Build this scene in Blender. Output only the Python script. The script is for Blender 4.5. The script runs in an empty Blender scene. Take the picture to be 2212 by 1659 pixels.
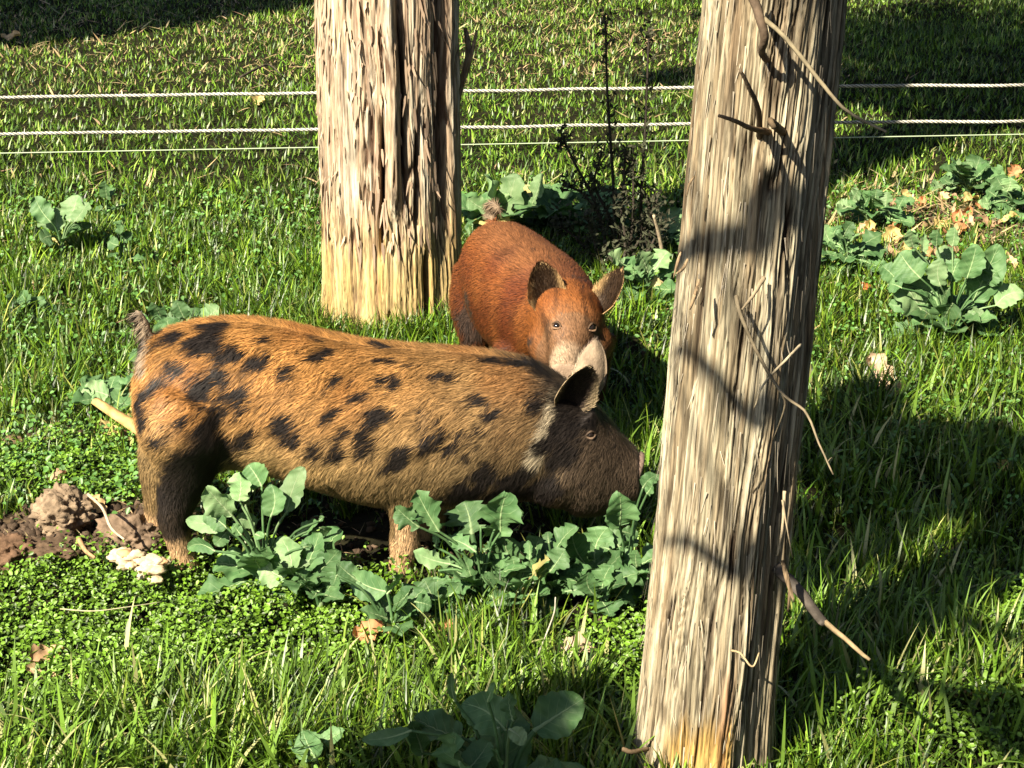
import bpy, math, random
import numpy as np
from mathutils import Vector
from mathutils.bvhtree import BVHTree
rng = np.random.default_rng(7)
random.seed(7)
sc = bpy.context.scene
C = sc.collection
# ------------------------------------------------------------------ camera, light, exposure
H0, PITCH, F = 1.85, math.radians(20.5), 4128.0
cam = bpy.data.cameras.new('camera'); camo = bpy.data.objects.new('camera', cam); C.objects.link(camo)
camo.location = (0, 0, H0); camo.rotation_euler = (math.radians(90) - PITCH, 0, 0)
cam.sensor_width = 36; cam.lens = 36 * F / 2212; cam.clip_end = 2000; cam.clip_start = 0.05
sc.camera = camo
EL, AZ = math.radians(43), math.radians(40)
SUN = np.array([-math.sin(AZ) * math.cos(EL), -math.cos(AZ) * math.cos(EL), math.sin(EL)])
w = bpy.data.worlds.new('World'); sc.world = w; w.use_nodes = True
nt = w.node_tree; bg = nt.nodes['Background']
sky = nt.nodes.new('ShaderNodeTexSky'); sky.sky_type = 'NISHITA'; sky.sun_disc = False
sky.sun_elevation = EL; sky.sun_rotation = math.radians(220)
nt.links.new(sky.outputs[0], bg.inputs[0]); bg.inputs[1].default_value = 0.05
sl = bpy.data.lights.new('sun', 'SUN'); sl.energy = 5.0; sl.angle = math.radians(0.53); sl.color = (1, .90, .72)
so = bpy.data.objects.new('sun', sl); C.objects.link(so)
so.rotation_euler = Vector((-SUN[0], -SUN[1], -SUN[2])).to_track_quat('-Z', 'Y').to_euler()
sc.view_settings.view_transform = 'Standard'; sc.view_settings.look = 'None'
sc.view_settings.exposure = 1.55; sc.view_settings.gamma = 1.0
sc.view_settings.use_curve_mapping = False
sc.cycles.max_bounces = 5; sc.cycles.transparent_max_bounces = 4
sc.cycles.diffuse_bounces = 3; sc.cycles.glossy_bounces = 2; sc.cycles.transmission_bounces = 2
CP, SP = math.cos(PITCH), math.sin(PITCH)

def unproj(u, v, Y):
    """point on the plane y = Y seen at (u, v) of a 2212 x 1659 picture"""
    a = (u - 1106) / F; b = (829.5 - v) / F
    d = np.array([a, CP + b * SP, -SP + b * CP])
    t = Y / d[1]
    return np.array([d[0] * t, Y, H0 + d[2] * t])
def gpt(u, v):
    a = (u - 1106) / F; b = (829.5 - v) / F
    d = np.array([a, CP + b * SP, -SP + b * CP]); t = -H0 / d[2]
    return np.array([d[0] * t, d[1] * t])
def ray(u, v):
    a = (u - 1106) / F; b = (829.5 - v) / F
    return Vector((a, CP + b * SP, -SP + b * CP)).normalized()
def nrm(v):
    v = np.asarray(v, float); return v / (np.linalg.norm(v, axis=-1, keepdims=True) + 1e-12)

# ------------------------------------------------------------------ noise
def _h(ix, iy, iz, s):
    n = (ix * 374761393 + iy * 668265263 + iz * 2147483647 + s * 1274126177) & 0xffffffff
    n = ((n ^ (n >> 13)) * 1274126177) & 0xffffffff
    n = ((n ^ (n >> 16)) * 2246822519) & 0xffffffff
    return ((n ^ (n >> 15)) & 0xffffff) / 0xffffff * 2 - 1
def noise(x, y, z=0.0, s=0):
    x, y, z = np.broadcast_arrays(np.asarray(x, float), np.asarray(y, float), np.asarray(z, float))
    ix, iy, iz = np.floor(x).astype(np.int64), np.floor(y).astype(np.int64), np.floor(z).astype(np.int64)
    fx, fy, fz = x - ix, y - iy, z - iz
    fx, fy, fz = [f * f * (3 - 2 * f) for f in (fx, fy, fz)]
    r = 0
    for a in (0, 1):
        for b in (0, 1):
            for c in (0, 1):
                r = r + _h(ix + a, iy + b, iz + c, s) * (fx if a else 1 - fx) * (fy if b else 1 - fy) * (fz if c else 1 - fz)
    return r
def fbm(x, y, z=0.0, s=0, o=3):
    r = 0; a = 1.0; t = 0
    for k in range(o):
        r = r + a * noise(x * 2**k, y * 2**k, z * 2**k, s + k * 17); t += a; a *= .5
    return r / t
def sstep(a, b, x):
    t = np.clip((x - a) / (b - a), 0, 1); return t * t * (3 - 2 * t)

# ------------------------------------------------------------------ terrain
def blob(x, y, u, v, ru, rv):
    """smooth 0..1 mask round the ground point seen at (u,v); ru, rv half-sizes in metres"""
    g = gpt(u, v); return np.exp(-(((x - g[0]) / ru) ** 2 + ((y - g[1]) / rv) ** 2))
def soil_mask(x, y):
    m = blob(x, y, 160, 1150, .24, .14) + blob(x, y, 10, 1190, .16, .12) + .8 * blob(x, y, 280, 1150, .14, .11)
    m = m + .9 * blob(x, y, 60, 950, .18, .05) + .7 * blob(x, y, 1980, 480, .45, .4) + .6 * blob(x, y, 2150, 500, .3, .3)
    return np.clip(m + .35 * fbm(x * 9, y * 9, 0, 5), 0, 1) * (m > .25)
def HT(x, y):
    x = np.asarray(x, float); y = np.asarray(y, float)
    h = .022 * noise(x * 1.3, y * 1.3, 0, 1) + .012 * noise(x * 4, y * 4, 0, 2) + .006 * noise(x * 11, y * 11, 0, 3)
    near = np.clip((16 - np.abs(y - 6)) / 8, 0, 1)
    m = soil_mask(x, y)
    h = h * near + m * (.015 + .02 * fbm(x * 14, y * 14, 0, 9))
    h = h - .05 * blob(x, y, 220, 1130, .06, .07) + .007 * fbm(x * 25, y * 25, 0, 13) * near
    return h

# ------------------------------------------------------------------ mesh helpers
def tag(o, label=None, cat=None, group=None, kind=None):
    if label: o['label'] = label
    if cat: o['category'] = cat
    if group: o['group'] = group
    if kind: o['kind'] = kind
    return o
def empty(name, loc, label, cat, group=None):
    o = bpy.data.objects.new(name, None); C.objects.link(o); o.location = loc; o.empty_display_size = .05
    o['_loc'] = 0; del o['_loc']
    return tag(o, label, cat, group)
def mesh(name, V, Fc, mat=None, parent=None, col=None, uv=None, smooth=True):
    V = np.asarray(V, np.float32); Fc = np.asarray(Fc, np.int32)
    if parent is not None:
        V = V - np.array(parent.location, np.float32)
    me = bpy.data.meshes.new(name); n, k = Fc.shape
    me.vertices.add(len(V)); me.vertices.foreach_set('co', V.ravel())
    me.loops.add(n * k); me.loops.foreach_set('vertex_index', Fc.ravel())
    me.polygons.add(n); me.polygons.foreach_set('loop_start', np.arange(0, n * k, k, dtype=np.int32))
    me.update(calc_edges=True)
    if smooth: me.polygons.foreach_set('use_smooth', np.ones(n, bool))
    if col is not None:
        a = me.attributes.new('Col', 'FLOAT_COLOR', 'POINT')
        c = np.ones((len(V), 4), np.float32); c[:, :3] = col; a.data.foreach_set('color', c.ravel())
    if uv is not None:
        l = me.uv_layers.new(name='UVMap'); l.data.foreach_set('uv', np.asarray(uv, np.float32)[Fc.ravel()].ravel())
    if mat: me.materials.append(mat)
    o = bpy.data.objects.new(name, me); C.objects.link(o)
    if parent is not None: o.parent = parent
    return o
class MB:
    def __init__(s): s.V = []; s.F = []; s.c = []; s.n = 0
    def add(s, V, Fc, col=(1, 1, 1)):
        V = np.asarray(V, float); Fc = np.asarray(Fc)
        if Fc.shape[1] == 3: Fc = np.concatenate([Fc, Fc[:, 2:3]], 1) if False else Fc
        s.V.append(V); s.F.append(Fc + s.n); s.n += len(V)
        s.c.append(np.broadcast_to(np.asarray(col, float), (len(V), 3)))
    def build(s, name, mat, parent=None, smooth=True):
        F3 = []
        for f in s.F:
            F3.append(f if f.shape[1] == 3 else np.concatenate([f[:, [0, 1, 2]], f[:, [0, 2, 3]]]))
        return mesh(name, np.concatenate(s.V), np.concatenate(F3), mat, parent, np.concatenate(s.c), smooth=smooth)
def tube_arrays(P, R, n=8, cap=True, rough=0, seed=0):
    P = np.asarray(P, float); R = np.broadcast_to(np.asarray(R, float), (len(P),))
    T = nrm(np.gradient(P, axis=0)); up = np.array([0, 0, 1.0]) if abs(T[0][2]) < .9 else np.array([1.0, 0, 0])
    V = []
    a = np.linspace(0, 2 * math.pi, n, endpoint=False)
    s = nrm(np.cross(T[0], up))
    for i in range(len(P)):
        s = nrm(s - T[i] * np.dot(s, T[i])); b = np.cross(T[i], s)
        r = R[i] * (1 + (rough * noise(np.cos(a) * 1.7, np.sin(a) * 1.7, P[i].sum() * 25, seed) if rough else 0))
        r = np.broadcast_to(r, (n,))
        V.append(P[i] + (np.cos(a) * r)[:, None] * s + (np.sin(a) * r)[:, None] * b)
    V = np.concatenate(V); m = len(P); Fq = []
    i = np.arange(m - 1)[:, None]; j = np.arange(n)[None]
    Fq = np.stack([i * n + j, i * n + (j + 1) % n, (i + 1) * n + (j + 1) % n, (i + 1) * n + j], -1).reshape(-1, 4)
    if cap:
        V = np.concatenate([V, P[:1], P[-1:]]); c0, c1 = m * n, m * n + 1
        jj = np.arange(n)
        A = np.stack([(jj + 1) % n, jj, np.full(n, c0), np.full(n, c0)], -1)
        B = np.stack([(m - 1) * n + jj, (m - 1) * n + (jj + 1) % n, np.full(n, c1), np.full(n, c1)], -1)
        F3 = np.concatenate([Fq[:, [0, 1, 2]], Fq[:, [0, 2, 3]], A[:, :3], B[:, :3]])
        return V, F3
    return V, np.concatenate([Fq[:, [0, 1, 2]], Fq[:, [0, 2, 3]]])
def curve_pts(P, n):
    """Catmull-Rom through P"""
    P = np.asarray(P, float); Q = np.concatenate([[2 * P[0] - P[1]], P, [2 * P[-1] - P[-2]]])
    t = np.linspace(0, len(P) - 1 - 1e-6, n); k = t.astype(int); f = (t - k)[:, None]
    a, b, c, d = Q[k], Q[k + 1], Q[k + 2], Q[k + 3]
    return .5 * ((2 * b) + (-a + c) * f + (2 * a - 5 * b + 4 * c - d) * f**2 + (-a + 3 * b - 3 * c + d) * f**3)

# ------------------------------------------------------------------ materials
def mat_new(name):
    m = bpy.data.materials.new(name); m.use_nodes = True; return m, m.node_tree, m.node_tree.nodes['Principled BSDF']
def N(t, kind, **kw):
    n = t.nodes.new(kind)
    for k, v in kw.items(): setattr(n, k, v)
    return n
def attr_mat(name, rough=.6, spec=.4, trans=0.0, noise_scale=0, noise_amt=.3, bump=0, bump_scale=80, stretch=None):
    m, t, b = mat_new(name)
    a = N(t, 'ShaderNodeAttribute', attribute_name='Col'); out = a.outputs['Color']
    if noise_scale:
        tc = N(t, 'ShaderNodeTexCoord'); mp = N(t, 'ShaderNodeMapping')
        if stretch: mp.inputs['Scale'].default_value = stretch
        t.links.new(tc.outputs['Object'], mp.inputs[0])
        nz = N(t, 'ShaderNodeTexNoise'); nz.inputs['Scale'].default_value = noise_scale; nz.inputs['Detail'].default_value = 6
        t.links.new(mp.outputs[0], nz.inputs[0])
        mr = N(t, 'ShaderNodeMapRange'); mr.inputs[1].default_value = .3; mr.inputs[2].default_value = .7
        mr.inputs[3].default_value = 1 - noise_amt; mr.inputs[4].default_value = 1 + noise_amt
        t.links.new(nz.outputs[0], mr.inputs[0])
        mx = N(t, 'ShaderNodeVectorMath', operation='SCALE'); t.links.new(out, mx.inputs[0]); t.links.new(mr.outputs[0], mx.inputs['Scale'])
        out = mx.outputs[0]
        if bump:
            n2 = N(t, 'ShaderNodeTexNoise'); n2.inputs['Scale'].default_value = bump_scale; n2.inputs['Detail'].default_value = 5
            t.links.new(mp.outputs[0], n2.inputs[0])
            bp = N(t, 'ShaderNodeBump'); bp.inputs['Strength'].default_value = bump; bp.inputs['Distance'].default_value = .004
            t.links.new(n2.outputs[0], bp.inputs['Height']); t.links.new(bp.outputs[0], b.inputs['Normal'])
    t.links.new(out, b.inputs['Base Color'])
    b.inputs['Roughness'].default_value = rough; b.inputs['Specular IOR Level'].default_value = spec
    if trans:
        tr = N(t, 'ShaderNodeBsdfTranslucent'); hs = N(t, 'ShaderNodeVectorMath', operation='MULTIPLY')
        hs.inputs[1].default_value = (1.15, 1.2, .5); t.links.new(out, hs.inputs[0]); t.links.new(hs.outputs[0], tr.inputs[0])
        ms = N(t, 'ShaderNodeMixShader'); ms.inputs[0].default_value = trans
        t.links.new(b.outputs[0], ms.inputs[1]); t.links.new(tr.outputs[0], ms.inputs[2])
        t.links.new(ms.outputs[0], t.nodes['Material Output'].inputs[0])
    return m
M = {}
M['grass'] = attr_mat('grass_blade', .42, .45, .12)
M['chick'] = attr_mat('chickweed_leaf', .45, .4, .10)
M['straw'] = attr_mat('dry_straw', .6, .3, .1)
M['hair'] = attr_mat('pig_bristle', .55, .25, .0)
M['skin'] = attr_mat('pig_hide', .7, .2, 0, 60, .25, .5, 260)
M['bark'] = attr_mat('cedar_bark', .85, .15, 0, 38, .34, .9, 60, (3.2, 3.2, .25))
def fine_fissures(m):
    t = m.node_tree; b = t.nodes['Principled BSDF']; src = b.inputs['Base Color'].links[0].from_socket
    tc = N(t, 'ShaderNodeTexCoord'); mp = N(t, 'ShaderNodeMapping'); mp.inputs['Scale'].default_value = (1, 1, .07); t.links.new(tc.outputs['Object'], mp.inputs[0])
    nz = N(t, 'ShaderNodeTexNoise'); nz.inputs['Scale'].default_value = 170; nz.inputs['Detail'].default_value = 4; nz.inputs['Distortion'].default_value = .6; t.links.new(mp.outputs[0], nz.inputs[0])
    r = N(t, 'ShaderNodeMapRange'); r.inputs[1].default_value = .34; r.inputs[2].default_value = .5; r.inputs[3].default_value = .42; r.inputs[4].default_value = 1.0; t.links.new(nz.outputs[0], r.inputs[0])
    v = N(t, 'ShaderNodeVectorMath', operation='SCALE'); t.links.new(src, v.inputs[0]); t.links.new(r.outputs[0], v.inputs['Scale']); t.links.new(v.outputs[0], b.inputs['Base Color'])
fine_fissures(M['bark'])
M['twig'] = attr_mat('dead_twig', .8, .2, 0, 60, .3, .4, 120)
M['soil'] = attr_mat('soil_clod', .95, .1, 0, 45, .4, 1.0, 90)
M['dry'] = attr_mat('dead_leaf', .7, .25, .12, 40, .35, .5, 60)
M['rope'] = attr_mat('poly_rope', .5, .4)
M['crown'] = attr_mat('cedar_foliage', .7, .2)
m, t, b = mat_new('eye_gloss'); b.inputs['Base Color'].default_value = (.012, .008, .006, 1); b.inputs['Roughness'].default_value = .12; M['eye'] = m
# ground
m, t, b = mat_new('ground_soil'); M['ground'] = m
a = N(t, 'ShaderNodeAttribute', attribute_name='Col')
tc = N(t, 'ShaderNodeTexCoord')
nz = N(t, 'ShaderNodeTexNoise'); nz.inputs['Scale'].default_value = 40; nz.inputs['Detail'].default_value = 8
t.links.new(tc.outputs['Object'], nz.inputs[0])
mr = N(t, 'ShaderNodeMapRange'); mr.inputs[1].default_value = .3; mr.inputs[2].default_value = .7; mr.inputs[3].default_value = .45; mr.inputs[4].default_value = 1.6
t.links.new(nz.outputs[0], mr.inputs[0])
mx = N(t, 'ShaderNodeVectorMath', operation='SCALE'); t.links.new(a.outputs['Color'], mx.inputs[0]); t.links.new(mr.outputs[0], mx.inputs['Scale'])
t.links.new(mx.outputs[0], b.inputs['Base Color']); b.inputs['Roughness'].default_value = .95; b.inputs['Specular IOR Level'].default_value = .1
bp = N(t, 'ShaderNodeBump'); bp.inputs['Strength'].default_value = 1; bp.inputs['Distance'].default_value = .01
t.links.new(nz.outputs[0], bp.inputs['Height']); t.links.new(bp.outputs[0], b.inputs['Normal'])
# brassica leaf: veins from the leaf's own UV (u = along, v = across -1..1)
def leaf_mat(name, base, vein, edge):
    m, t, b = mat_new(name)
    uv = N(t, 'ShaderNodeUVMap', uv_map='UVMap'); sx = N(t, 'ShaderNodeSeparateXYZ'); t.links.new(uv.outputs[0], sx.inputs[0])
    def mt(op, x, y=None, cl=False):
        n = N(t, 'ShaderNodeMath', operation=op, use_clamp=cl)
        for i, q in enumerate((x, y)):
            if q is None: continue
            if isinstance(q, (int, float)): n.inputs[i].default_value = q
            else: t.links.new(q, n.inputs[i])
        return n.outputs[0]
    U, Vv = sx.outputs[0], mt('ABSOLUTE', sx.outputs[1])
    tc = N(t, 'ShaderNodeTexCoord')
    nz = N(t, 'ShaderNodeTexNoise'); nz.inputs['Scale'].default_value = 30; nz.inputs['Detail'].default_value = 5; t.links.new(tc.outputs['Object'], nz.inputs[0])
    wob = mt('MULTIPLY', mt('SUBTRACT', nz.outputs[0], .5), .12)
    fr = mt('FRACT', mt('MULTIPLY', mt('ADD', mt('SUBTRACT', U, mt('MULTIPLY', Vv, .32)), wob), 5.5))
    side = mt('SUBTRACT', 1.0, mt('DIVIDE', mt('ABSOLUTE', mt('SUBTRACT', fr, .5)), .075), True)
    side = mt('MULTIPLY', side, mt('SUBTRACT', 1.0, Vv, True))
    wid = mt('ADD', .02, mt('MULTIPLY', mt('SUBTRACT', 1.0, U), .06))
    mid = mt('SUBTRACT', 1.0, mt('DIVIDE', Vv, wid), True)
    mid = mt('MULTIPLY', mid, 2.0, True)
    vn = mt('MAXIMUM', mt('MULTIPLY', side, .55), mid)
    mc = N(t, 'ShaderNodeMix', data_type='RGBA'); mc.inputs[6].default_value = (*base, 1); mc.inputs[7].default_value = (*edge, 1)
    mr = N(t, 'ShaderNodeMapRange'); mr.inputs[1].default_value = .38; mr.inputs[2].default_value = .68; t.links.new(nz.outputs[0], mr.inputs[0])
    t.links.new(mr.outputs[0], mc.inputs[0])
    m2 = N(t, 'ShaderNodeMix', data_type='RGBA'); m2.inputs[7].default_value = (*vein, 1)
    t.links.new(vn, m2.inputs[0]); t.links.new(mc.outputs[2], m2.inputs[6])
    oi = N(t, 'ShaderNodeObjectInfo'); rr = N(t, 'ShaderNodeMapRange'); rr.inputs[3].default_value = .68; rr.inputs[4].default_value = 1.2
    t.links.new(oi.outputs['Random'], rr.inputs[0])
    sc_ = N(t, 'ShaderNodeVectorMath', operation='SCALE'); t.links.new(m2.outputs[2], sc_.inputs[0]); t.links.new(rr.outputs[0], sc_.inputs['Scale'])
    t.links.new(sc_.outputs[0], b.inputs['Base Color']); b.inputs['Roughness'].default_value = .55; b.inputs['Specular IOR Level'].default_value = .28
    bp = N(t, 'ShaderNodeBump'); bp.inputs['Strength'].default_value = .55; bp.inputs['Distance'].default_value = .003
    hh = mt('ADD', mt('MULTIPLY', vn, .8), mt('MULTIPLY', nz.outputs[0], 1.2)); t.links.new(hh, bp.inputs['Height']); t.links.new(bp.outputs[0], b.inputs['Normal'])
    tr = N(t, 'ShaderNodeBsdfTranslucent'); hs = N(t, 'ShaderNodeVectorMath', operation='MULTIPLY'); hs.inputs[1].default_value = (.9, 1.1, .4)
    t.links.new(sc_.outputs[0], hs.inputs[0]); t.links.new(hs.outputs[0], tr.inputs[0])
    ms = N(t, 'ShaderNodeMixShader'); ms.inputs[0].default_value = .16
    t.links.new(b.outputs[0], ms.inputs[1]); t.links.new(tr.outputs[0], ms.inputs[2]); t.links.new(ms.outputs[0], t.nodes['Material Output'].inputs[0])
    return m
M['leaf'] = leaf_mat('collard_leaf', (.058, .130, .044), (.26, .36, .17), (.115, .21, .08))
M['leafpale'] = leaf_mat('collard_leaf_pale', (.14, .245, .10), (.32, .41, .22), (.23, .335, .155))
M['leafyellow'] = leaf_mat('collard_leaf_yellow', (.42, .40, .14), (.5, .46, .25), (.46, .36, .14))

# ------------------------------------------------------------------ ground
xs = np.concatenate([[-400, -120, -40, -18, -9], np.arange(-5, 5.01, .035), [9, 18, 40, 120, 400]])
ys = np.concatenate([[-200, -60, -15, -4, 0], np.arange(1.6, 9, .03), np.arange(9, 16, .08), [20, 30, 60, 150, 500]])
X, Y = np.meshgrid(xs, ys); Z = HT(X, Y)
nx, ny = len(xs), len(ys)
i, j = np.meshgrid(np.arange(nx - 1), np.arange(ny - 1)); i = i.ravel(); j = j.ravel()
Fq = np.stack([j * nx + i, j * nx + i + 1, (j + 1) * nx + i + 1, (j + 1) * nx + i], -1)
sm = soil_mask(X, Y).ravel()[:, None]
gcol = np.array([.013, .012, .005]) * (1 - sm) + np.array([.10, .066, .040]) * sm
farf = sstep(13, 20, Y.ravel())[:, None]
gcol = gcol * (1 - farf) + np.array([.06, .09, .02]) * farf
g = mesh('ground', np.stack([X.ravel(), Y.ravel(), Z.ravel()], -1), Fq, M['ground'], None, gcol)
g['kind'] = 'structure'

# ------------------------------------------------------------------ trees
TR_REAR = (np.array([-.363, 5.47]), .204)
TR_FRONT = (np.array([.345, 3.0]), .122)
TREES = [TR_REAR, TR_FRONT]
def trunk_mesh(name, P, Rf, ntheta, nz, seed, parent, colf, fis=.012, flute=.05, zfreq=3.0, twist=0.0, extra=None):
    """P(t)->centre, Rf(z)->radius"""
    th = np.linspace(0, 2 * math.pi, ntheta, endpoint=False); tt = np.concatenate([np.linspace(0, .37, int(nz * .86), endpoint=False), np.linspace(.37, 1, nz - int(nz * .86))])
    Cn = np.array([P(q) for q in tt]); z = Cn[:, 2]
    TH, ZZ = np.meshgrid(th, z); R0 = np.array([Rf(q) for q in z])[:, None]
    ta = TH + twist * ZZ + .06 * noise(TH * 2, ZZ * 4, 0, seed)
    cx, sx_ = np.cos(ta), np.sin(ta)
    fl = noise(cx * 1.3, sx_ * 1.3, ZZ * .7, seed + 1) * flute + noise(cx * 3, sx_ * 3, ZZ * 1.2, seed + 2) * flute * .45
    wz = ZZ * zfreq
    wp = .5 * noise(cx * 5, sx_ * 5, ZZ * 9, seed + 20); n1 = noise(cx * 9 + wp, sx_ * 9 + wp, wz, seed + 3); n2 = noise(cx * 19 + wp, sx_ * 19, wz * 2.2, seed + 4); n3 = noise(cx * 46, sx_ * 46 + wp, wz * 5, seed + 5)
    r1 = 1 - np.abs(n1) * 2.2; r2 = 1 - np.abs(n2) * 2.2; r3 = n3; r4 = 1 - np.abs(noise(cx * 34, sx_ * 34 + wp, wz * 2.8, seed + 6)) * 2.2
    crack = sstep(.66, 1.0, r1) * .9 + sstep(.52, 1.0, r2) * .75 + .6 * sstep(.45, 1, r4)
    brk = sstep(.0, .5, noise(cx * 4, sx_ * 4, ZZ * 6, seed + 8))
    crack = crack * (.45 + .55 * brk)
    d = -fis * crack + fis * .22 * r3 + fis * .35 * noise(cx * 13, sx_ * 13, wz * .6, seed + 7)
    ex = np.zeros_like(d); dark = np.zeros_like(d)
    if extra: ex, dark = extra(TH, ZZ)
    R = R0 * (1 + fl) + d + ex
    Xc = Cn[:, 0:1] + R * np.cos(TH); Yc = Cn[:, 1:2] + R * np.sin(TH)
    V = np.stack([Xc, Yc, np.broadcast_to(ZZ, Xc.shape)], -1).reshape(-1, 3)
    i = np.arange(nz - 1)[:, None]; j = np.arange(ntheta)[None]
    Fq = np.stack([i * ntheta + j, i * ntheta + (j + 1) % ntheta, (i + 1) * ntheta + (j + 1) % ntheta, (i + 1) * ntheta + j], -1).reshape(-1, 4)
    hgt = np.clip(1 - crack - dark, 0, 1)
    col = colf(TH, ZZ, hgt, n1, n2, n3)
    return mesh(name, V, Fq, M['bark'], parent, col.reshape(-1, 3))
def mix(a, b, f): return np.asarray(a) * (1 - f[..., None]) + np.asarray(b) * f[..., None]

def crown_mesh(name, blobs, parent, seed, n_per=4200, size=.045):
    r = np.random.default_rng(seed); Vs = []; cs = []
    for (c, rad) in blobs:
        c = np.asarray(c, float); n = int(n_per * (rad[0] * rad[1] * rad[2] / .125) ** .55)
        p = r.normal(size=(n, 3)); p = nrm(p) * (r.random((n, 1)) ** .45) * np.array(rad)
        keep = noise((c + p)[:, 0] * 4, (c + p)[:, 1] * 4, (c + p)[:, 2] * 4, seed) > -.25
        p = p[keep] + c; n = len(p)
        a = nrm(r.normal(size=(n, 3))); bb = nrm(np.cross(a, r.normal(size=(n, 3))))
        s = size * (.5 + r.random((n, 1)))
        Vs.append(np.stack([p - a * s, p + bb * s * .35, p + a * s, p - bb * s * .35], 1).reshape(-1, 3))
        cs.append(np.repeat(np.array([.035, .065, .025]) * (.6 + .8 * r.random((n, 1))), 4, 0))
    V = np.concatenate(Vs); Fq = np.arange(len(V)).reshape(-1, 4)
    return mesh(name, V, Fq, M['crown'], parent, np.concatenate(cs), smooth=False)
def branch(name, pts, r0, r1, parent, col=(.22, .18, .13), n=20, sides=7, label=None, twigs=()):
    mb = MB(); P = curve_pts(pts, n)
    P = P + .05 * r0 * np.random.default_rng(len(pts) + int(abs(pts[0][0]) * 100)).normal(size=P.shape)
    c = np.array(col)
    V, f = tube_arrays(P, np.linspace(r0, r1, n), sides, rough=.12, seed=3)
    cc = c * (.8 + .4 * (noise(V[:, 0] * 60, V[:, 1] * 60, V[:, 2] * 60, 4)[:, None] * .5 + .5))
    mb.add(V, f, cc)
    for tw in twigs:
        Pt = curve_pts(tw[0], 8); V, f = tube_arrays(Pt, np.linspace(tw[1], tw[1] * .4, 8), 5); mb.add(V, f, c * .9)
    o = mb.build(name, M['twig'], parent)
    if label: o['label'] = label
    return o

# rear tree
rt = empty('cedar_tree', (TR_REAR[0][0], TR_REAR[0][1], 0), 'thick tree trunk with pinkish shaggy bark and a golden rubbed base, behind both pigs', 'tree')
def P_rear(t): return np.array([TR_REAR[0][0] + .012 * t, TR_REAR[0][1], -.06 + 4.3 * t])
def R_rear(z): return .198 + .02 * math.exp(-max(z, 0) / .09) - .01 * max(z - 1, 0) * .5
def ex_rear(TH, Z):
    f = TH - math.pi * 1.5              # angle from the side that faces the camera, + is right
    f = (f + math.pi) % (2 * math.pi) - math.pi
    # hanging slab of bark with a deep gap on its right
    lw = .16 + .05 * np.sin(Z * 9) * .5
    cen = .12 + .04 * noise(Z * 4, 0, 0, 77)
    slab = np.exp(-((f - cen) / .075) ** 2) * sstep(.36, .48, Z) * .030
    gapr = np.exp(-((f - cen - .15) / .035) ** 2) * sstep(.32, .5, Z) * (.6 + .4 * noise(Z * 9, 3, 0, 8))
    gapl = np.exp(-((f - cen + .16) / .03) ** 2) * sstep(.24, .36, Z) * (1 - sstep(.55, .75, Z))
    g3 = np.exp(-((f - .55 - .10 * noise(Z * 5, 1, 0, 9)) / .035) ** 2) * sstep(.33, .4, Z) * (1 - sstep(.6, .75, Z))
    g4 = np.exp(-((f - .62) / .04) ** 2) * (1 - sstep(.2, .3, Z)) * sstep(-.05, .03, Z)
    g5 = np.exp(-((f + .05 - .1 * np.sin(Z * 20)) / .03) ** 2) * (1 - sstep(.05, .12, Z))
    g6 = np.exp(-((f - .95) / .10) ** 2) * sstep(.12, .5, Z)
    dk = np.clip(gapr + gapl + g3 + g4 + g5 + .8 * g6, 0, 1)
    return slab - dk * .05 + .02 * sstep(.8, 1.1, f) * (1 - sstep(1.3, 1.5, f)), dk
def col_rear(TH, Z, h, n1, n2, n3):
    z = Z + .05 * n1
    lo = mix([.50, .34, .12], [.62, .47, .22], n1 * .5 + .5)
    up = mix([.47, .35, .23], [.64, .56, .42], sstep(-.5, .5, n2 + .5 * n3))
    c = lo * (1 - sstep(.18, .5, z))[..., None] + up * sstep(.18, .5, z)[..., None]
    redd = sstep(.2, .7, noise(np.cos(TH) * 14, np.sin(TH) * 14, Z * 5, 55))[..., None]
    c = c * (1 - .5 * redd) + np.array([.26, .13, .08]) * .5 * redd
    dkc = np.array([.13, .08, .05])
    return dkc * (1 - h)[..., None] + c * h[..., None] * (.85 + .15 * n3)[..., None]
trunk_mesh('trunk', P_rear, R_rear, 560, 700, 11, rt, col_rear, .0085, .035, 1.9, .0, ex_rear)

# front tree
ft = empty('cedar_tree', (TR_FRONT[0][0], TR_FRONT[0][1], 0), 'leaning grey tree trunk with dead twigs, nearest the viewer, right of the pigs', 'tree')
def P_front(t):
    z = -.12 + 4.4 * t
    return np.array([.342 + .052 * z, 3.0 + .01 * z, z])
def R_front(z): return .121 - .006 * z + .01 * math.exp(-max(z, 0) / .1)
def ex_front(TH, Z):
    f = (TH - math.pi * 1.5 + math.pi) % (2 * math.pi) - math.pi
    rid = .012 * np.exp(-((f - .25 - .25 * (Z - .6)) / .3) ** 2) - .016 * np.exp(-((f - .75) / .22) ** 2)
    knot = .018 * np.exp(-((f + .02) / .16) ** 2 - ((Z - 1.12) / .06) ** 2) + .014 * np.exp(-((f - .05) / .14) ** 2 - ((Z - 1.26) / .03) ** 2)
    hol = np.exp(-((f - .02) / .09) ** 2 - ((Z - 1.10) / .025) ** 2) + .8 * np.exp(-((f - .72) / .06) ** 2 - ((Z - .42) / .09) ** 2)
    hol = hol + .9 * np.exp(-((f - .55) / .035) ** 2) * sstep(.15, .2, Z) * (1 - sstep(.3, .36, Z)) + .8 * np.exp(-((f - .45) / .05) ** 2 - ((Z - .05) / .05) ** 2)
    return rid + knot - .018 * hol, np.clip(hol, 0, 1)
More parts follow.
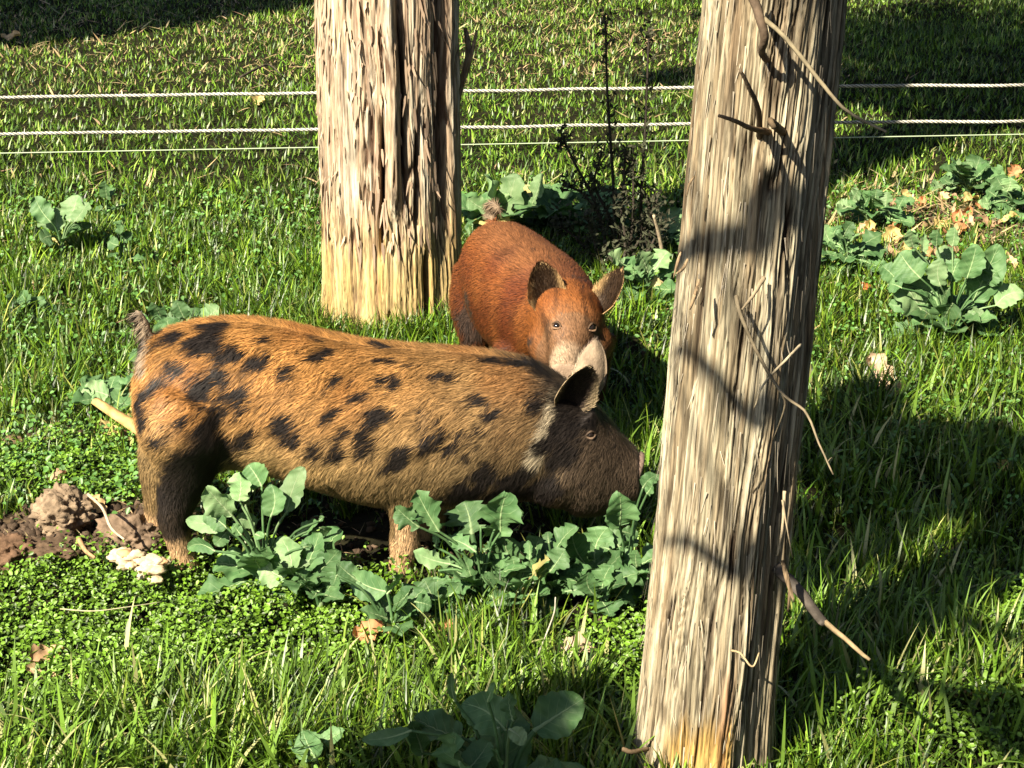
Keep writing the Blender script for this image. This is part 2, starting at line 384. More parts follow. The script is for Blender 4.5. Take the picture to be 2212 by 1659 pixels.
def col_front(TH, Z, h, n1, n2, n3):
    f = (TH - math.pi * 1.5 + math.pi) % (2 * math.pi) - math.pi
    c = mix([.30, .235, .145], [.56, .495, .345], sstep(-.6, .6, n2 + .4 * n1))
    gr = sstep(.0, .6, noise(np.cos(TH) * 3, np.sin(TH) * 3, Z * 2, 91))
    c = c * (1 - .45 * gr[..., None]) + np.array([.27, .24, .16]) * .45 * gr[..., None]
    br = sstep(.25, .8, noise(np.cos(TH) * 10, np.sin(TH) * 10, Z * 3, 92)) * (.5 + .5 * sstep(.7, 1.3, Z))
    c = c * (1 - .6 * br[..., None]) + np.array([.24, .15, .08]) * .6 * br[..., None]
    och = (1 - sstep(.10, .17, Z + .02 * n1)) * sstep(-.75, -.55, f) * (1 - sstep(.2, .35, f + .1 * n1))
    c = c * (1 - och[..., None]) + np.array([.48, .31, .10]) * och[..., None]
    red = np.exp(-((f - .12) / .07) ** 2) * (1 - sstep(.2, .3, Z)) * .8
    c = c * (1 - red[..., None]) + np.array([.27, .12, .05]) * red[..., None]
    fine = sstep(.5, .95, 1 - np.abs(noise(np.cos(TH) * 27 + .4 * n1, np.sin(TH) * 27, Z * 3, 95)) * 2.2) * sstep(-.3, .3, noise(np.cos(TH) * 8, np.sin(TH) * 8, Z * 4, 96)); h = h * (1 - .75 * fine)
    dkc = np.array([.05, .034, .021])
    return dkc * (1 - h)[..., None] + c * h[..., None] * (.88 + .14 * n3)[..., None]
trunk_mesh('trunk', P_front, R_front, 480, 820, 31, ft, col_front, .0090, .05, 1.25, -.12, ex_front)

# loose bark fibres
def fibres(name, parent, cen, rf, zr, n, colr, seed, wid=.003, ang=(-1.7, 1.7), lift=.012):
    r = np.random.default_rng(seed)
    f = r.uniform(ang[0], ang[1], n) + math.pi * 1.5; z = r.uniform(zr[0], zr[1], n); L = r.uniform(.02, .10, n)
    S = 4; V = np.zeros((n, S * 2, 3)); lean = r.normal(0, .003, n); li = lift * r.random(n) ** 2
    for k in range(S):
        q = k / (S - 1); zz = z - L * q
        rad = np.array([rf(a) for a in zz]) + .003 + li * q ** 1.5
        cx = np.array([cen(a) for a in zz]); a = f + lean * q / .1
        w = wid * (.4 + .8 * np.abs(r.normal(size=1)[0])) * (1 - q * .7) / rad / 2 * (.5 + r.random(n))
        for s, sg in ((0, -1), (1, 1)):
            V[:, 2 * k + s, 0] = cx[:, 0] + rad * np.cos(a + sg * w); V[:, 2 * k + s, 1] = cx[:, 1] + rad * np.sin(a + sg * w); V[:, 2 * k + s, 2] = zz
    F = []
    for k in range(S - 1): F.append([2 * k, 2 * k + 1, 2 * k + 3, 2 * k + 2])
    F = (np.arange(n)[:, None, None] * S * 2 + np.array(F)[None]).reshape(-1, 4)
    col = np.repeat(np.array(colr) * (.55 + .75 * r.random((n, 1))), S * 2, 0)
    o = mesh(name, V.reshape(-1, 3), F, M['straw'], parent, col); o['kind'] = 'stuff'; return o
fibres('bark_fibre', rt, lambda z: P_rear((z + .06) / 4.3), R_rear, (.3, 1.6), 420, (.46, .33, .23), 5, .006, lift=.02)
fibres('bark_fibre', ft, lambda z: P_front((z + .12) / 4.4), R_front, (.05, 1.6), 420, (.42, .36, .27), 6, .003)

def strip(name, parent, pts, w, col, nrmv=(0, -1, .2), label=None, th=.003):
    P = curve_pts(pts, 12); T = nrm(np.gradient(P, axis=0)); s = nrm(np.cross(T, np.array(nrmv, float)))
    q = np.linspace(0, 1, 12); W = w * np.sin(np.pi * (.12 + .84 * q)) ** .6
    nn = nrm(np.cross(s, T)) * th
    V = np.concatenate([P - s * W[:, None], P + s * W[:, None], P + s * W[:, None] + nn, P - s * W[:, None] + nn]); m = 12
    F = []
    for k in range(m - 1):
        for a, b in ((0, 1), (1, 2), (2, 3), (3, 0)): F.append([a * m + k, b * m + k, b * m + k + 1, a * m + k + 1])
    F += [[0, m, 2 * m, 3 * m], [m - 1, 2 * m - 1, 3 * m - 1, 4 * m - 1]]
    c = np.array(col) * (.8 + .35 * noise(V[:, 0] * 90, V[:, 1] * 90, V[:, 2] * 30, 6)[:, None])
    o = mesh(name, V, F, M['bark'], parent, c)
    if label: o['label'] = label
    return o
for pts, wd in [([(1005, 60, 5.52), (1012, 120, 5.5), (990, 210, 5.5), (982, 290, 5.5)], .010),
                ([(1030, 65, 5.47), (1018, 120, 5.48), (1000, 190, 5.5)], .006),
                ([(700, 130, 5.55), (694, 200, 5.52), (684, 250, 5.50)], .009),
                ([(708, 30, 5.55), (697, 100, 5.54), (693, 160, 5.53)], .008),
                ([(704, 210, 5.55), (696, 262, 5.53), (690, 290, 5.52)], .005)]:
    strip('bark_strip', rt, [unproj(*p) for p in pts], wd, (.42, .31, .2))
# dead twigs on the front tree, each of its own
D = lambda *p: [unproj(*q) for q in p]
branch('dead_branch', D((1615, -40, 2.86), (1650, 70, 2.83), (1645, 110, 2.86), (1655, 130, 2.9)), .0075, .005, ft, (.10, .07, .045))
branch('dead_branch', D((1650, 40, 2.84), (1700, 85, 2.78), (1775, 180, 2.70), (1830, 240, 2.66), (1915, 285, 2.6)), .0040, .0020, ft, (.17, .14, .085), 26)
branch('dead_branch', D((1640, 295, 2.90), (1638, 240, 2.83), (1618, 190, 2.79), (1598, 150, 2.77)), .0055, .0025, ft, (.11, .08, .05))
branch('dead_branch', D((1660, 285, 2.90), (1625, 278, 2.82), (1590, 262, 2.78), (1553, 250, 2.76)), .0055, .0025, ft, (.17, .11, .06))
branch('dead_branch', D((1690, 285, 2.9), (1665, 262, 2.83), (1672, 275, 2.80)), .007, .004, ft, (.13, .09, .05))
branch('dead_branch', D((1590, 640, 2.87), (1600, 680, 2.84), (1640, 770, 2.82), (1690, 850, 2.80), (1740, 890, 2.76), (1770, 960, 2.72), (1800, 1025, 2.7)), .0036, .0013, ft, (.20, .16, .10), 30,
       twigs=[(D((1788, 998, 2.71), (1792, 992, 2.71), (1797, 988, 2.71)), .001), (D((1690, 850, 2.8), (1695, 880, 2.8), (1670, 950, 2.82)), .0025)])
branch('dead_branch', D((1650, 600, 2.88), (1625, 640, 2.85), (1600, 672, 2.85)), .004, .0016, ft, (.28, .22, .14))
branch('dead_branch', D((1730, 745, 2.9), (1700, 775, 2.83), (1650, 830, 2.82), (1630, 880, 2.83)), .0028, .0012, ft, (.36, .3, .2))
branch('dead_branch', D((1695, 1060, 2.86), (1690, 1140, 2.84), (1680, 1200, 2.84)), .003, .0014, ft, (.34, .27, .17), twigs=[(D((1690, 1080, 2.85), (1700, 1140, 2.84), (1712, 1205, 2.84)), .002)])
branch('dead_branch', D((1580, 1405, 2.86), (1600, 1412, 2.83), (1625, 1440, 2.82), (1640, 1410, 2.84)), .0022, .0014, ft, (.36, .27, .15))
branch('dead_branch', D((1345, 1618, 2.86), (1365, 1624, 2.85), (1400, 1618, 2.88)), .0045, .004, ft, (.13, .09, .05))
branch('dead_branch', D((1675, 1225, 2.95), (1720, 1270, 2.9), (1770, 1335, 2.87), (1780, 1345, 2.87)), .011, .0075, ft, (.09, .075, .06), label='dark broken lower branch stub')
branch('dead_branch', D((1775, 1338, 2.87), (1820, 1375, 2.84), (1865, 1415, 2.82), (1880, 1425, 2.81)), .005, .0025, ft, (.27, .20, .11), label='pale snapped branch end, bark off')
for pts, wd in [([(1690, 1210, 2.86), (1700, 1250, 2.85), (1715, 1300, 2.85)], .004), ([(1700, 1240, 2.87), (1706, 1275, 2.86), (1702, 1320, 2.86)], .003),
                ([(1485, 560, 2.89), (1475, 580, 2.88), (1460, 592, 2.87)], .0025), ([(1510, 605, 2.88), (1500, 640, 2.86), (1490, 668, 2.86)], .003),
                ([(1470, 545, 2.90), (1462, 570, 2.89), (1455, 600, 2.89)], .002), ([(1500, 380, 2.9), (1488, 400, 2.9), (1483, 425, 2.9)], .0018)]:
    strip('bark_strip', ft, [unproj(*p) for p in pts], wd, (.34, .24, .14))

# crowns above the frame; their shade falls as in the photograph
def over(u, v, z):                     # a point at height z whose shadow falls on the ground seen at (u,v)
    G = gpt(u, v); k = z / SUN[2]; return np.array([G[0] + SUN[0] * k, G[1] + SUN[1] * k, z])
crown_mesh('crown', [(over(2060, 60, 3.2), (.9, .8, .55)), (over(2250, 120, 3.6), (.9, .9, .6)), (over(1900, 190, 2.7), (.4, .4, .35)), (over(2180, 230, 3.0), (.55, .35, .35)), (over(2100, -60, 3.4), (1.1, .6, .5)), (over(1960, 110, 2.8), (.5, .5, .35)), (over(1500, 170, 2.6), (.28, .25, .12)), (over(1600, 40, 2.9), (.3, .3, .15)),
                     ((-.4, 5.7, 4.3), (.7, .7, .5))], rt, 41)
for e, r_ in ((over(2060, 60, 3.2), .03), (over(2180, 230, 3.0), .022), (over(1500, 30, 3.1), .018)):
    b0 = np.array([-.36, 5.68, e[2] - .35]); branch('branch', [b0, (b0 + e) / 2 + [0, 0, .1], e], r_, .008, rt)
crown_mesh('crown', [((.9, 3.1, 3.7), (.8, .7, .6)), ((1.3, 2.4, 3.4), (.6, .6, .4)), ((.6, 3.2, 4.5), (.5, .5, .5))], ft, 42, 1500)
branch('branch', [(.52, 3.03, 3.1), (.9, 2.9, 3.4), (1.3, 2.4, 3.4)], .03, .01, ft)
for T_, cs_, sd in ((rt, [((.4, 6.1, 6.4), (1.7, 1.5, 1.3)), ((.1, 5.9, 8.0), (1.1, 1.1, .9)), ((1.4, 6.6, 7.2), (1.2, 1.2, .9))], 71), (ft, [((1.0, 3.4, 6.2), (1.7, 1.6, 1.2)), ((2.2, 4.6, 6.6), (1.4, 1.4, 1.0)), ((.9, 3.3, 7.8), (1.2, 1.2, 1.0)), ((2.2, 2.4, 5.6), (1.3, 1.2, .8))], 72)):
    crown_mesh('crown', cs_, T_, sd, 900, .13)  # extra overhead canopy, out of view, added to block skylight
branch('branch', [(-.36, 5.47, 4.1), (-.3, 5.5, 6.), (.1, 5.9, 8.2)], .15, .03, rt, (.3, .24, .17)); branch('branch', [(.56, 3.04, 4.1), (.7, 3.1, 6.), (.9, 3.3, 8.)], .085, .02, ft, (.3, .24, .17))
for e in ((2.2, 4.6, 6.6), (2.2, 2.4, 5.6)): branch('branch', [(.62, 3.08, 4.9), ((.62 + e[0]) / 2, (3.08 + e[1]) / 2, 5.5), e], .04, .012, ft)
def off_tree(x, y, h, blobs, label, seed, brs):
    o = empty('cedar_tree', (x, y, 0), label, 'tree')
    z = np.linspace(-.1, h, 40); V, f = tube_arrays(np.stack([x + .05 * z, y + .02 * z, z], -1), np.linspace(.16, .07, 40), 24, rough=.12)
    mesh('trunk', V, f, M['bark'], o, np.array([.3, .24, .18]) * (.7 + .5 * rng.random((len(V), 1))))
    crown_mesh('crown', blobs, o, seed, 11000)
    for pts, a, b_ in brs: branch('branch', pts, a, b_, o)
    return o
nb = [(over(1790, 955, 2.7), (.15, .15, .13)), (over(1890, 1000, 2.8), (.19, .19, .14)), (over(1990, 985, 2.9), (.16, .16, .13)), (over(2080, 1010, 3.0), (.13, .14, .14)), (over(2170, 980, 3.1), (.14, .14, .12)),
      (over(1700, 1000, 2.6), (.13, .13, .12)), (over(1920, 880, 2.8), (.14, .12, .05)), (over(2110, 1070, 3.), (.10, .12, .12)), (over(1880, 1110, 2.8), (.15, .13, .12)), (over(1760, 1250, 2.8), (.09, .09, .1)), (over(1860, 1185, 2.9), (.09, .09, .1)), (over(1720, 1130, 2.7), (.12, .12, .1)), (over(1960, 1110, 2.9), (.09, .1, .1)), (over(1180, 1640, 2.4), (.11, .11, .1)), (over(1070, 1640, 2.35), (.13, .12, .07)), (over(1260, 1570, 2.45), (.10, .10, .1)), (over(1310, 1640, 2.5), (.07, .07, .08)), (over(1120, 1740, 2.4), (.24, .12, .08)), (over(960, 1690, 2.35), (.14, .12, .06)),
      (over(1960, 1570, 2.6), (.10, .10, .10)), (over(2080, 1600, 2.6), (.17, .14, .12)), (over(1900, 1500, 2.7), (.05, .05, .06)), ((-1.6, -.4, 5.7), (.9, .8, .6)), ((-1.6, -1.2, 5.2), (.7, .7, .5))]
def on_ray(u, v, Yp, t): return unproj(u, v, Yp) + SUN * t
T0 = np.array([-1.75, -.45]); DIRH = np.array([math.sin(AZ), math.cos(AZ)])
def bstart(zb): return np.array([T0[0] + .05 * zb, T0[1], zb + ((TR_FRONT[0] - T0) @ DIRH) * math.tan(EL)])
zb1, zb2, zb3 = [float(unproj(1600, v, 2.88)[2]) for v in (505, 900, 1235)]
brs = [([bstart(zb1 + .02), on_ray(1800, 525, 2.95, 3.0), on_ray(1600, 500, 2.88, 2.8), on_ray(1430, 480, 2.92, 2.6), on_ray(1250, 450, 2.92, 2.5)], .034, .014),
       ([bstart(zb2 - .03), on_ray(1780, 960, 2.95, 3.0), on_ray(1620, 900, 2.88, 2.8), on_ray(1510, 770, 2.9, 2.7), on_ray(1400, 690, 2.92, 2.6)], .024, .008),
       ([bstart(zb3 - .02), on_ray(1750, 1270, 2.95, 3.2), on_ray(1590, 1235, 2.88, 3.0), on_ray(1490, 1170, 2.9, 2.9), on_ray(1400, 1145, 2.92, 2.8)], .024, .007)]
for q in (1, 3, 7, 12): brs.append(([np.array([-1.7, -.42, nb[q][0][2] + .3]), (np.array([-1.7, -.42, nb[q][0][2] + .3]) + nb[q][0]) / 2 + [0, 0, .1], nb[q][0]], .008, .004))
off_tree(-1.75, -.45, 5.6, nb, 'cedar tree standing behind the viewer, casting the shade at lower right', 51, brs)
off_tree(-5.4, 7.6, 4.5, [(over(30, 40, 3.2), (.8, .8, .5)), (over(300, 5, 3.4), (.8, .8, .55)), (over(520, -8, 3.5), (.6, .7, .5)), (over(-150, 60, 3.0), (.8, .6, .5)), (over(560, -45, 3.6), (.7, .55, .4)), (over(200, -60, 3.6), (1., .8, .5)), ((-5.4, 7.6, 4.4), (.9, .9, .7))],
         'cedar tree beyond the left edge, casting the shade in the far left corner', 52, [([np.array([-5.3, 7.6, 2.9]), over(60, -10, 3.2)], .04, .01)])

def skyblock_tree(x, y, h, rad, label, seed):  # unseen cedar, added to cut the skylight over the scene
    o = empty('cedar_tree', (x, y, 0), label, 'tree', 'cedars added to block skylight, all outside the picture')
    z = np.linspace(-.1, h * .9, 24); V, f = tube_arrays(np.stack([x + .03 * z, y + .0 * z, z], -1), np.linspace(.17, .04, 24), 12, rough=.15)
    mesh('trunk', V, f, M['bark'], o, np.array([.3, .24, .18]) * (.7 + .5 * rng.random((len(V), 1))))
    bl = []
    rq = np.random.default_rng(seed)
    for k in range(9):
        q = k / 8; a = rq.uniform(0, 6.28); bl.append(((x + .35 * rad * math.cos(a), y + .35 * rad * math.sin(a), .7 + (h - .7) * q), (rad * (1.05 - .75 * q), rad * (1.05 - .75 * q), h * .13)))
    crown_mesh('crown', bl, o, seed, 420, .16)
RTL = ['nearest on the right', 'second on the right', 'third on the right', 'fourth on the right', 'just behind the viewer on the right', 'straight behind the viewer', 'far off on the left', 'farthest, left of the far row', 'in the middle of the far row', 'right of the middle of the far row', 'at the right end of the far row', 'alone on the far left flank']
for k, (x_, y_, h_, r_) in enumerate([(4.6, 2.2, 5.5, 1.4), (5.6, 5.2, 6.5, 1.6), (6.8, 8.6, 6.5, 1.7), (7.5, 12.5, 7, 1.8), (3.6, -1.6, 5.5, 1.5), (1.6, -4.6, 6, 1.7), (-7.5, 15, 7, 1.9), (-3.6, 20, 7.5, 2.2), (.2, 21, 8, 2.2), (4.0, 20, 7.5, 2.2), (8, 17.5, 8, 2.2), (-9.5, 11, 6.5, 1.8)]):
    skyblock_tree(x_, y_, h_, r_, 'added sky-blocking cedar tree ' + RTL[k] + ', outside the picture', 300 + k)

# ------------------------------------------------------------------ pigs
def loft(rings, n=28, pw=2.3):
    """rings: centre(3), tangent-perp side vector(3), up vector(3), half width, half height"""
    a = np.linspace(0, 2 * math.pi, n, endpoint=False); ca, sa = np.cos(a), np.sin(a)
    k = 2 / pw; cx = np.sign(ca) * np.abs(ca) ** k; sy = np.sign(sa) * np.abs(sa) ** k
    V = np.concatenate([c + (cx * w_)[:, None] * s + (sy * h_)[:, None] * u for c, s, u, w_, h_ in rings])
    m = len(rings); i = np.arange(m - 1)[:, None]; j = np.arange(n)[None]
    Fq = np.stack([i * n + j, i * n + (j + 1) % n, (i + 1) * n + (j + 1) % n, (i + 1) * n + j], -1).reshape(-1, 4)
    V = np.concatenate([V, rings[0][0][None], rings[-1][0][None]]); jj = np.arange(n)
    A = np.stack([(jj + 1) % n, jj, np.full(n, m * n)], -1); B = np.stack([(m - 1) * n + jj, (m - 1) * n + (jj + 1) % n, np.full(n, m * n + 1)], -1)
    return V, np.concatenate([Fq[:, [0, 1, 2]], Fq[:, [0, 2, 3]], A, B])
def interp_rows(rows, n):
    return curve_pts(rows, n)
def fix_normals(V, Fc):
    v = V[Fc]; vol = np.einsum('ij,ij->', v[:, 0], np.cross(v[:, 1], v[:, 2]))
    return Fc[:, ::-1] if vol < 0 else Fc
def remeshed(parts, voxel, smooth_it):
    Vs = []; Fs = []; n = 0
    for V, f in parts:
        c = V.mean(0); f = fix_normals(V - c, f); Vs.append(V); Fs.append(f + n); n += len(V)
    o = mesh('tmp', np.concatenate(Vs), np.concatenate(Fs))
    md = o.modifiers.new('r', 'REMESH'); md.mode = 'VOXEL'; md.voxel_size = voxel
    ms = o.modifiers.new('s', 'SMOOTH'); ms.factor = .5; ms.iterations = smooth_it
    dg = bpy.context.evaluated_depsgraph_get(); me = bpy.data.meshes.new_from_object(o.evaluated_get(dg))
    me.calc_loop_triangles()
    V = np.zeros(len(me.vertices) * 3, np.float32); me.vertices.foreach_get('co', V); V = V.reshape(-1, 3)
    T = np.zeros(len(me.loop_triangles) * 3, np.int32); me.loop_triangles.foreach_get('vertices', T); T = T.reshape(-1, 3)
    bpy.data.objects.remove(o); bpy.data.meshes.remove(me)
    return V.astype(float), T
def vnormals(V, T):
    n = np.cross(V[T[:, 1]] - V[T[:, 0]], V[T[:, 2]] - V[T[:, 0]]); N_ = np.zeros_like(V)
    for k in range(3): np.add.at(N_, T[:, k], n)
    return nrm(N_)
def bvh_of(V, T): return BVHTree.FromPolygons([Vector(v) for v in V], [tuple(int(q) for q in f) for f in T])
def hair_on(name, V, T, n, flow, colf, parent, length, width, seed, lift=.22, mask=None):
    r = np.random.default_rng(seed)
    A = np.cross(V[T[:, 1]] - V[T[:, 0]], V[T[:, 2]] - V[T[:, 0]]); ar = np.linalg.norm(A, axis=1); fn = A / (ar[:, None] + 1e-12)
    ti = r.choice(len(T), n, p=ar / ar.sum()); a = r.random((n, 2)); sw = a.sum(1) > 1; a[sw] = 1 - a[sw]
    p = V[T[ti, 0]] + a[:, :1] * (V[T[ti, 1]] - V[T[ti, 0]]) + a[:, 1:] * (V[T[ti, 2]] - V[T[ti, 0]]); nn = fn[ti]
    d = flow(p, nn); d = nrm(d - nn * (d * nn).sum(1, keepdims=True))
    cl = np.stack([noise(p[:, 0] * 45, p[:, 1] * 45, p[:, 2] * 45, seed + k) for k in range(3)], -1)
    d = nrm(d + .35 * cl + .16 * r.normal(size=(n, 3)))
    d = nrm(d - nn * (d * nn).sum(1, keepdims=True))
    L = length(p) * (.55 + .75 * r.random(n)); W = width * (.6 + .8 * r.random(n))
    s = nrm(np.cross(d, nn)); li = lift * (.4 + 1.2 * r.random(n))
    p = p + nn * .0004
    m_ = p + d * (L * .5)[:, None] + nn * (L * li * .35)[:, None]; e = p + d * L[:, None] + nn * (L * li * .8)[:, None]
    Vh = np.stack([p - s * W[:, None] / 2, p + s * W[:, None] / 2, m_ + s * W[:, None] * .35, m_ - s * W[:, None] * .35, e], 1).reshape(-1, 3)
    b_ = np.arange(n)[:, None] * 5
    F3 = np.concatenate([b_ + [0, 1, 2], b_ + [0, 2, 3], b_ + [3, 2, 4]])
    c = colf(p + r.normal(0, .002, (n, 3))) * (.45 + 1.1 * r.random((n, 1)) ** 1.3) * np.array([1.0, 1.0, 1.0])
    o = mesh(name, Vh, F3, M['hair'], parent, np.repeat(c, 5, 0)); o['kind'] = 'stuff'; return o
def ear_arrays(base, tip, width, face, cup=.35, n=12, m=9, th=.006, side=1):
    base, tip, face = map(lambda q: np.asarray(q, float), (base, tip, face))
    ax = tip - base; L = np.linalg.norm(ax); ax = ax / L; s = nrm(np.cross(face, ax)); nn = np.cross(ax, s)
    V1 = []; V2 = []
    for k in range(n):
        q = k / (n - 1); wv = width * min(1.0, .62 + 1.5 * q) * (1 - min(q, .985) ** 2.6) ** .62 * 1.03
        for l in range(m):
            x = -1 + 2 * l / (m - 1)
            off = nn * (cup * wv * (x * x - .5) * (1.2 - .7 * q)) + nn * (.12 * L * q * q)
            pnt = base + ax * L * q + s * x * wv + off; V1.append(pnt); V2.append(pnt - nn * th * (1.3 - .6 * q) * (1 - .5 * abs(x)))
    V = np.array(V1 + V2); o = n * m; F = []
    for k in range(n - 1):
        for l in range(m - 1):
            a = k * m + l; F.append([a, a + 1, a + m + 1, a + m]); F.append([o + a, o + a + m, o + a + m + 1, o + a + 1])
        for l in (0, m - 1):
            a = k * m + l; F.append([a, a + m, o + a + m, o + a])
    for k in (0, n - 1):
        for l in range(m - 1):
            a = k * m + l; F.append([a, a + 1, o + a + 1, o + a])
    F = np.array(F); F3 = np.concatenate([F[:, [0, 1, 2]], F[:, [0, 2, 3]]])
    return V, F3, nn
def spot_mask(p, cen, rad, flow_d, seed, el=1.5):
    q = p + .016 * np.stack([noise(p[:, 0] * 38, p[:, 1] * 38, p[:, 2] * 38, seed + k) for k in range(3)], -1)
    q = q + .008 * np.stack([noise(p[:, 0] * 110, p[:, 1] * 110, p[:, 2] * 110, seed + 5 + k) for k in range(3)], -1)
    m_ = np.zeros(len(p))
    for c, r in zip(cen, rad):
        d = q - c; al = (d * flow_d).sum(1); pe = np.sqrt(np.maximum((d * d).sum(1) - al * al, 0))
        m_ = np.maximum(m_, 1 - sstep(.72, 1.15, np.sqrt((al / (r * el)) ** 2 + (pe / (r * .8)) ** 2)))
    return m_

# --- the spotted pig, side on
Y0 = 3.86
rows = np.array([(297, 810, 900, .045), (305, 768, 945, .075), (322, 738, 985, .105), (360, 712, 1010, .135), (430, 692, 1018, .150), (510, 685, 1008, .150), (600, 694, 1025, .160),
                 (700, 716, 1056, .176), (800, 736, 1084, .175), (900, 745, 1094, .166), (1000, 752, 1088, .155), (1080, 762, 1082, .146), (1150, 778, 1074, .133), (1200, 806, 1080, .120),
                 (1240, 836, 1108, .116), (1280, 868, 1112, .102), (1318, 908, 1104, .080), (1343, 938, 1096, .065), (1364, 960, 1086, .055), (1380, 972, 1078, .050)], float)
RR = interp_rows(rows, 64); rings = []
for u, v0, v1, hw in RR:
    a_, b_ = unproj(u, v0, Y0), unproj(u, v1, Y0); c = (a_ + b_) / 2; hz = (a_[2] - b_[2]) / 2
    e = math.radians(22); b2 = max(hz ** 2 - (hw * math.tan(e)) ** 2 * .8, (hz * .8) ** 2) ** .5
    c = c + np.array([0, 0, .0]); rings.append((c, np.array([0, 1.0, 0]), np.array([0, 0, 1.0]), max(hw, .01), b2))
parts = [loft(rings, 36, 2.2)]
def chain(pts, Yo, n=22, sides=16):
    P = np.array([[*unproj(u, v, Yo + (dy[0] if dy else 0)), r] for u, v, r, *dy in pts]); Q = curve_pts(P, n)
    return tube_arrays(Q[:, :3], np.maximum(Q[:, 3], .004), sides)
parts += [chain([(430, 840, .085), (415, 880, .098), (405, 930, .104), (402, 1000, .072), (388, 1060, .050), (374, 1112, .038), (382, 1150, .031), (393, 1190, .027), (402, 1228, .030), (404, 1240, .031)], Y0 - .085),
          chain([(400, 900, .09), (370, 1000, .075), (352, 1080, .045), (345, 1120, .034), (348, 1160, .029), (356, 1195, .032), (358, 1205, .032)], Y0 + .06),
          chain([(895, 930, .085), (880, 1010, .072), (874, 1070, .043), (874, 1130, .031), (874, 1175, .034), (868, 1215, .027), (854, 1250, .034), (848, 1264, .034)], Y0 - .09),
          chain([(930, 930, .08), (925, 1020, .06), (928, 1080, .042), (930, 1140, .034), (926, 1190, .032), (918, 1222, .033)], Y0 + .07),
          chain([(338, 790, .03), (326, 775, .019), (318, 748, .016), (315, 718, .015), (306, 692, .014), (296, 678, .011), (290, 680, .009)], Y0 - .01, 26, 10),
          # cheek and brow
          chain([(1180, 1000, .088), (1225, 1015, .088), (1268, 1028, .062)], Y0 - .035),
          chain([(1180, 1000, .088), (1225, 1015, .088), (1268, 1028, .062)], Y0 + .035),
          chain([(1250, 905, .045), (1282, 935, .03), (1300, 960, .02)], Y0 - .045), chain([(1250, 905, .045), (1282, 935, .03), (1300, 960, .02)], Y0 + .045),
          chain([(970, 890, .095), (935, 920, .10), (898, 975, .082), (880, 1030, .050)], Y0 - .062)]
PV, PT = remeshed(parts, .0085, 6)
PN = vnormals(PV, PT); pb = bvh_of(PV, PT)
def hit(b, u, v):
    h = b.ray_cast(Vector((0, 0, H0)), ray(u, v)); return None if h[0] is None else (np.array(h[0]), np.array(h[1]))
SP1 = [(490, 190, 80), (250, 190, 50), (330, 155, 50), (540, 115, 60), (800, 300, 60), (690, 245, 40), (570, 380, 60), (490, 465, 60), (430, 390, 32), (320, 350, 35), (185, 465, 52), (115, 540, 55),
       (120, 640, 50), (195, 745, 50), (690, 490, 42), (700, 570, 35), (400, 650, 35), (560, 565, 50), (500, 700, 55), (720, 740, 58), (930, 690, 45), (1000, 745, 45), (990, 360, 38),
       (1190, 275, 52), (1240, 425, 42), (1245, 590, 46), (1110, 830, 50), (1270, 760, 42), (1230, 860, 45), (1385, 520, 40), (1490, 440, 36), (1590, 450, 36), (1485, 640, 50), (1440, 745, 42),
       (1415, 830, 42), (1550, 310, 42), (1480, 225, 50), (1600, 840, 45), (880, 590, 28), (860, 165, 42), (1130, 185, 34), (620, 240, 50), (950, 700, 30), (470, 580, 28)]
SP2 = [(60, 620, 50), (180, 450, 36), (130, 310, 36), (315, 590, 22), (325, 670, 26), (350, 800, 50), (410, 720, 45), (495, 790, 36), (610, 715, 42), (590, 845, 34), (450, 400, 48), (860, 320, 60),
       (980, 350, 75), (1060, 400, 55), (985, 530, 52), (700, 600, 34), (190, 850, 42), (150, 905, 45), (700, 970, 60), (850, 990, 70), (650, 520, 30), (740, 310, 50), (690, 750, 30)]
BLK = [(430, 900, 135), (430, 1000, 120), (300, 1080, 120), (270, 1180, 100), (330, 1260, 80), (330, 960, 95), (500, 870, 90), (330, 1060, 95), (420, 1050, 100), (300, 1150, 70), (360, 1180, 75), (620, 870, 55)]
BLK2 = [(1180, 560, 95), (1230, 480, 70), (1110, 700, 75), (1200, 660, 80), (1060, 760, 50), (1280, 640, 60), (1150, 860, 60), (1000, 1080, 90), (800, 1090, 80), (560, 1090, 80)]  # head patches: black coat with the ear's cast shadow painted in
cen, rad = [], []
for L_, ox in ((SP1, 265.4), (BLK, 265.4), (SP2, 796.3), (BLK2, 796.3)):
    for x, y, r in L_:
        h = hit(pb, ox + x * .3733, 663.6 + y * .3733)
        if h is not None and h[0][1] < Y0 + .12: cen.append(h[0]); rad.append(r * .3733 / 960 * (1.34 if L_ in (SP1, SP2) else 1.55))
rs = np.random.default_rng(3)
for k in range(190):                      # small flecks all over, larger spots on the side turned away
    i = rs.integers(len(PV))
    if k > 60 and PV[i][1] < Y0: cen.append(PV[i]); rad.append(rs.uniform(.004, .010))
    if PV[i][1] > Y0 + .05: cen.append(PV[i]); rad.append(rs.uniform(.015, .03))
FLOW = nrm(np.array([-.75, 0, -.66]))
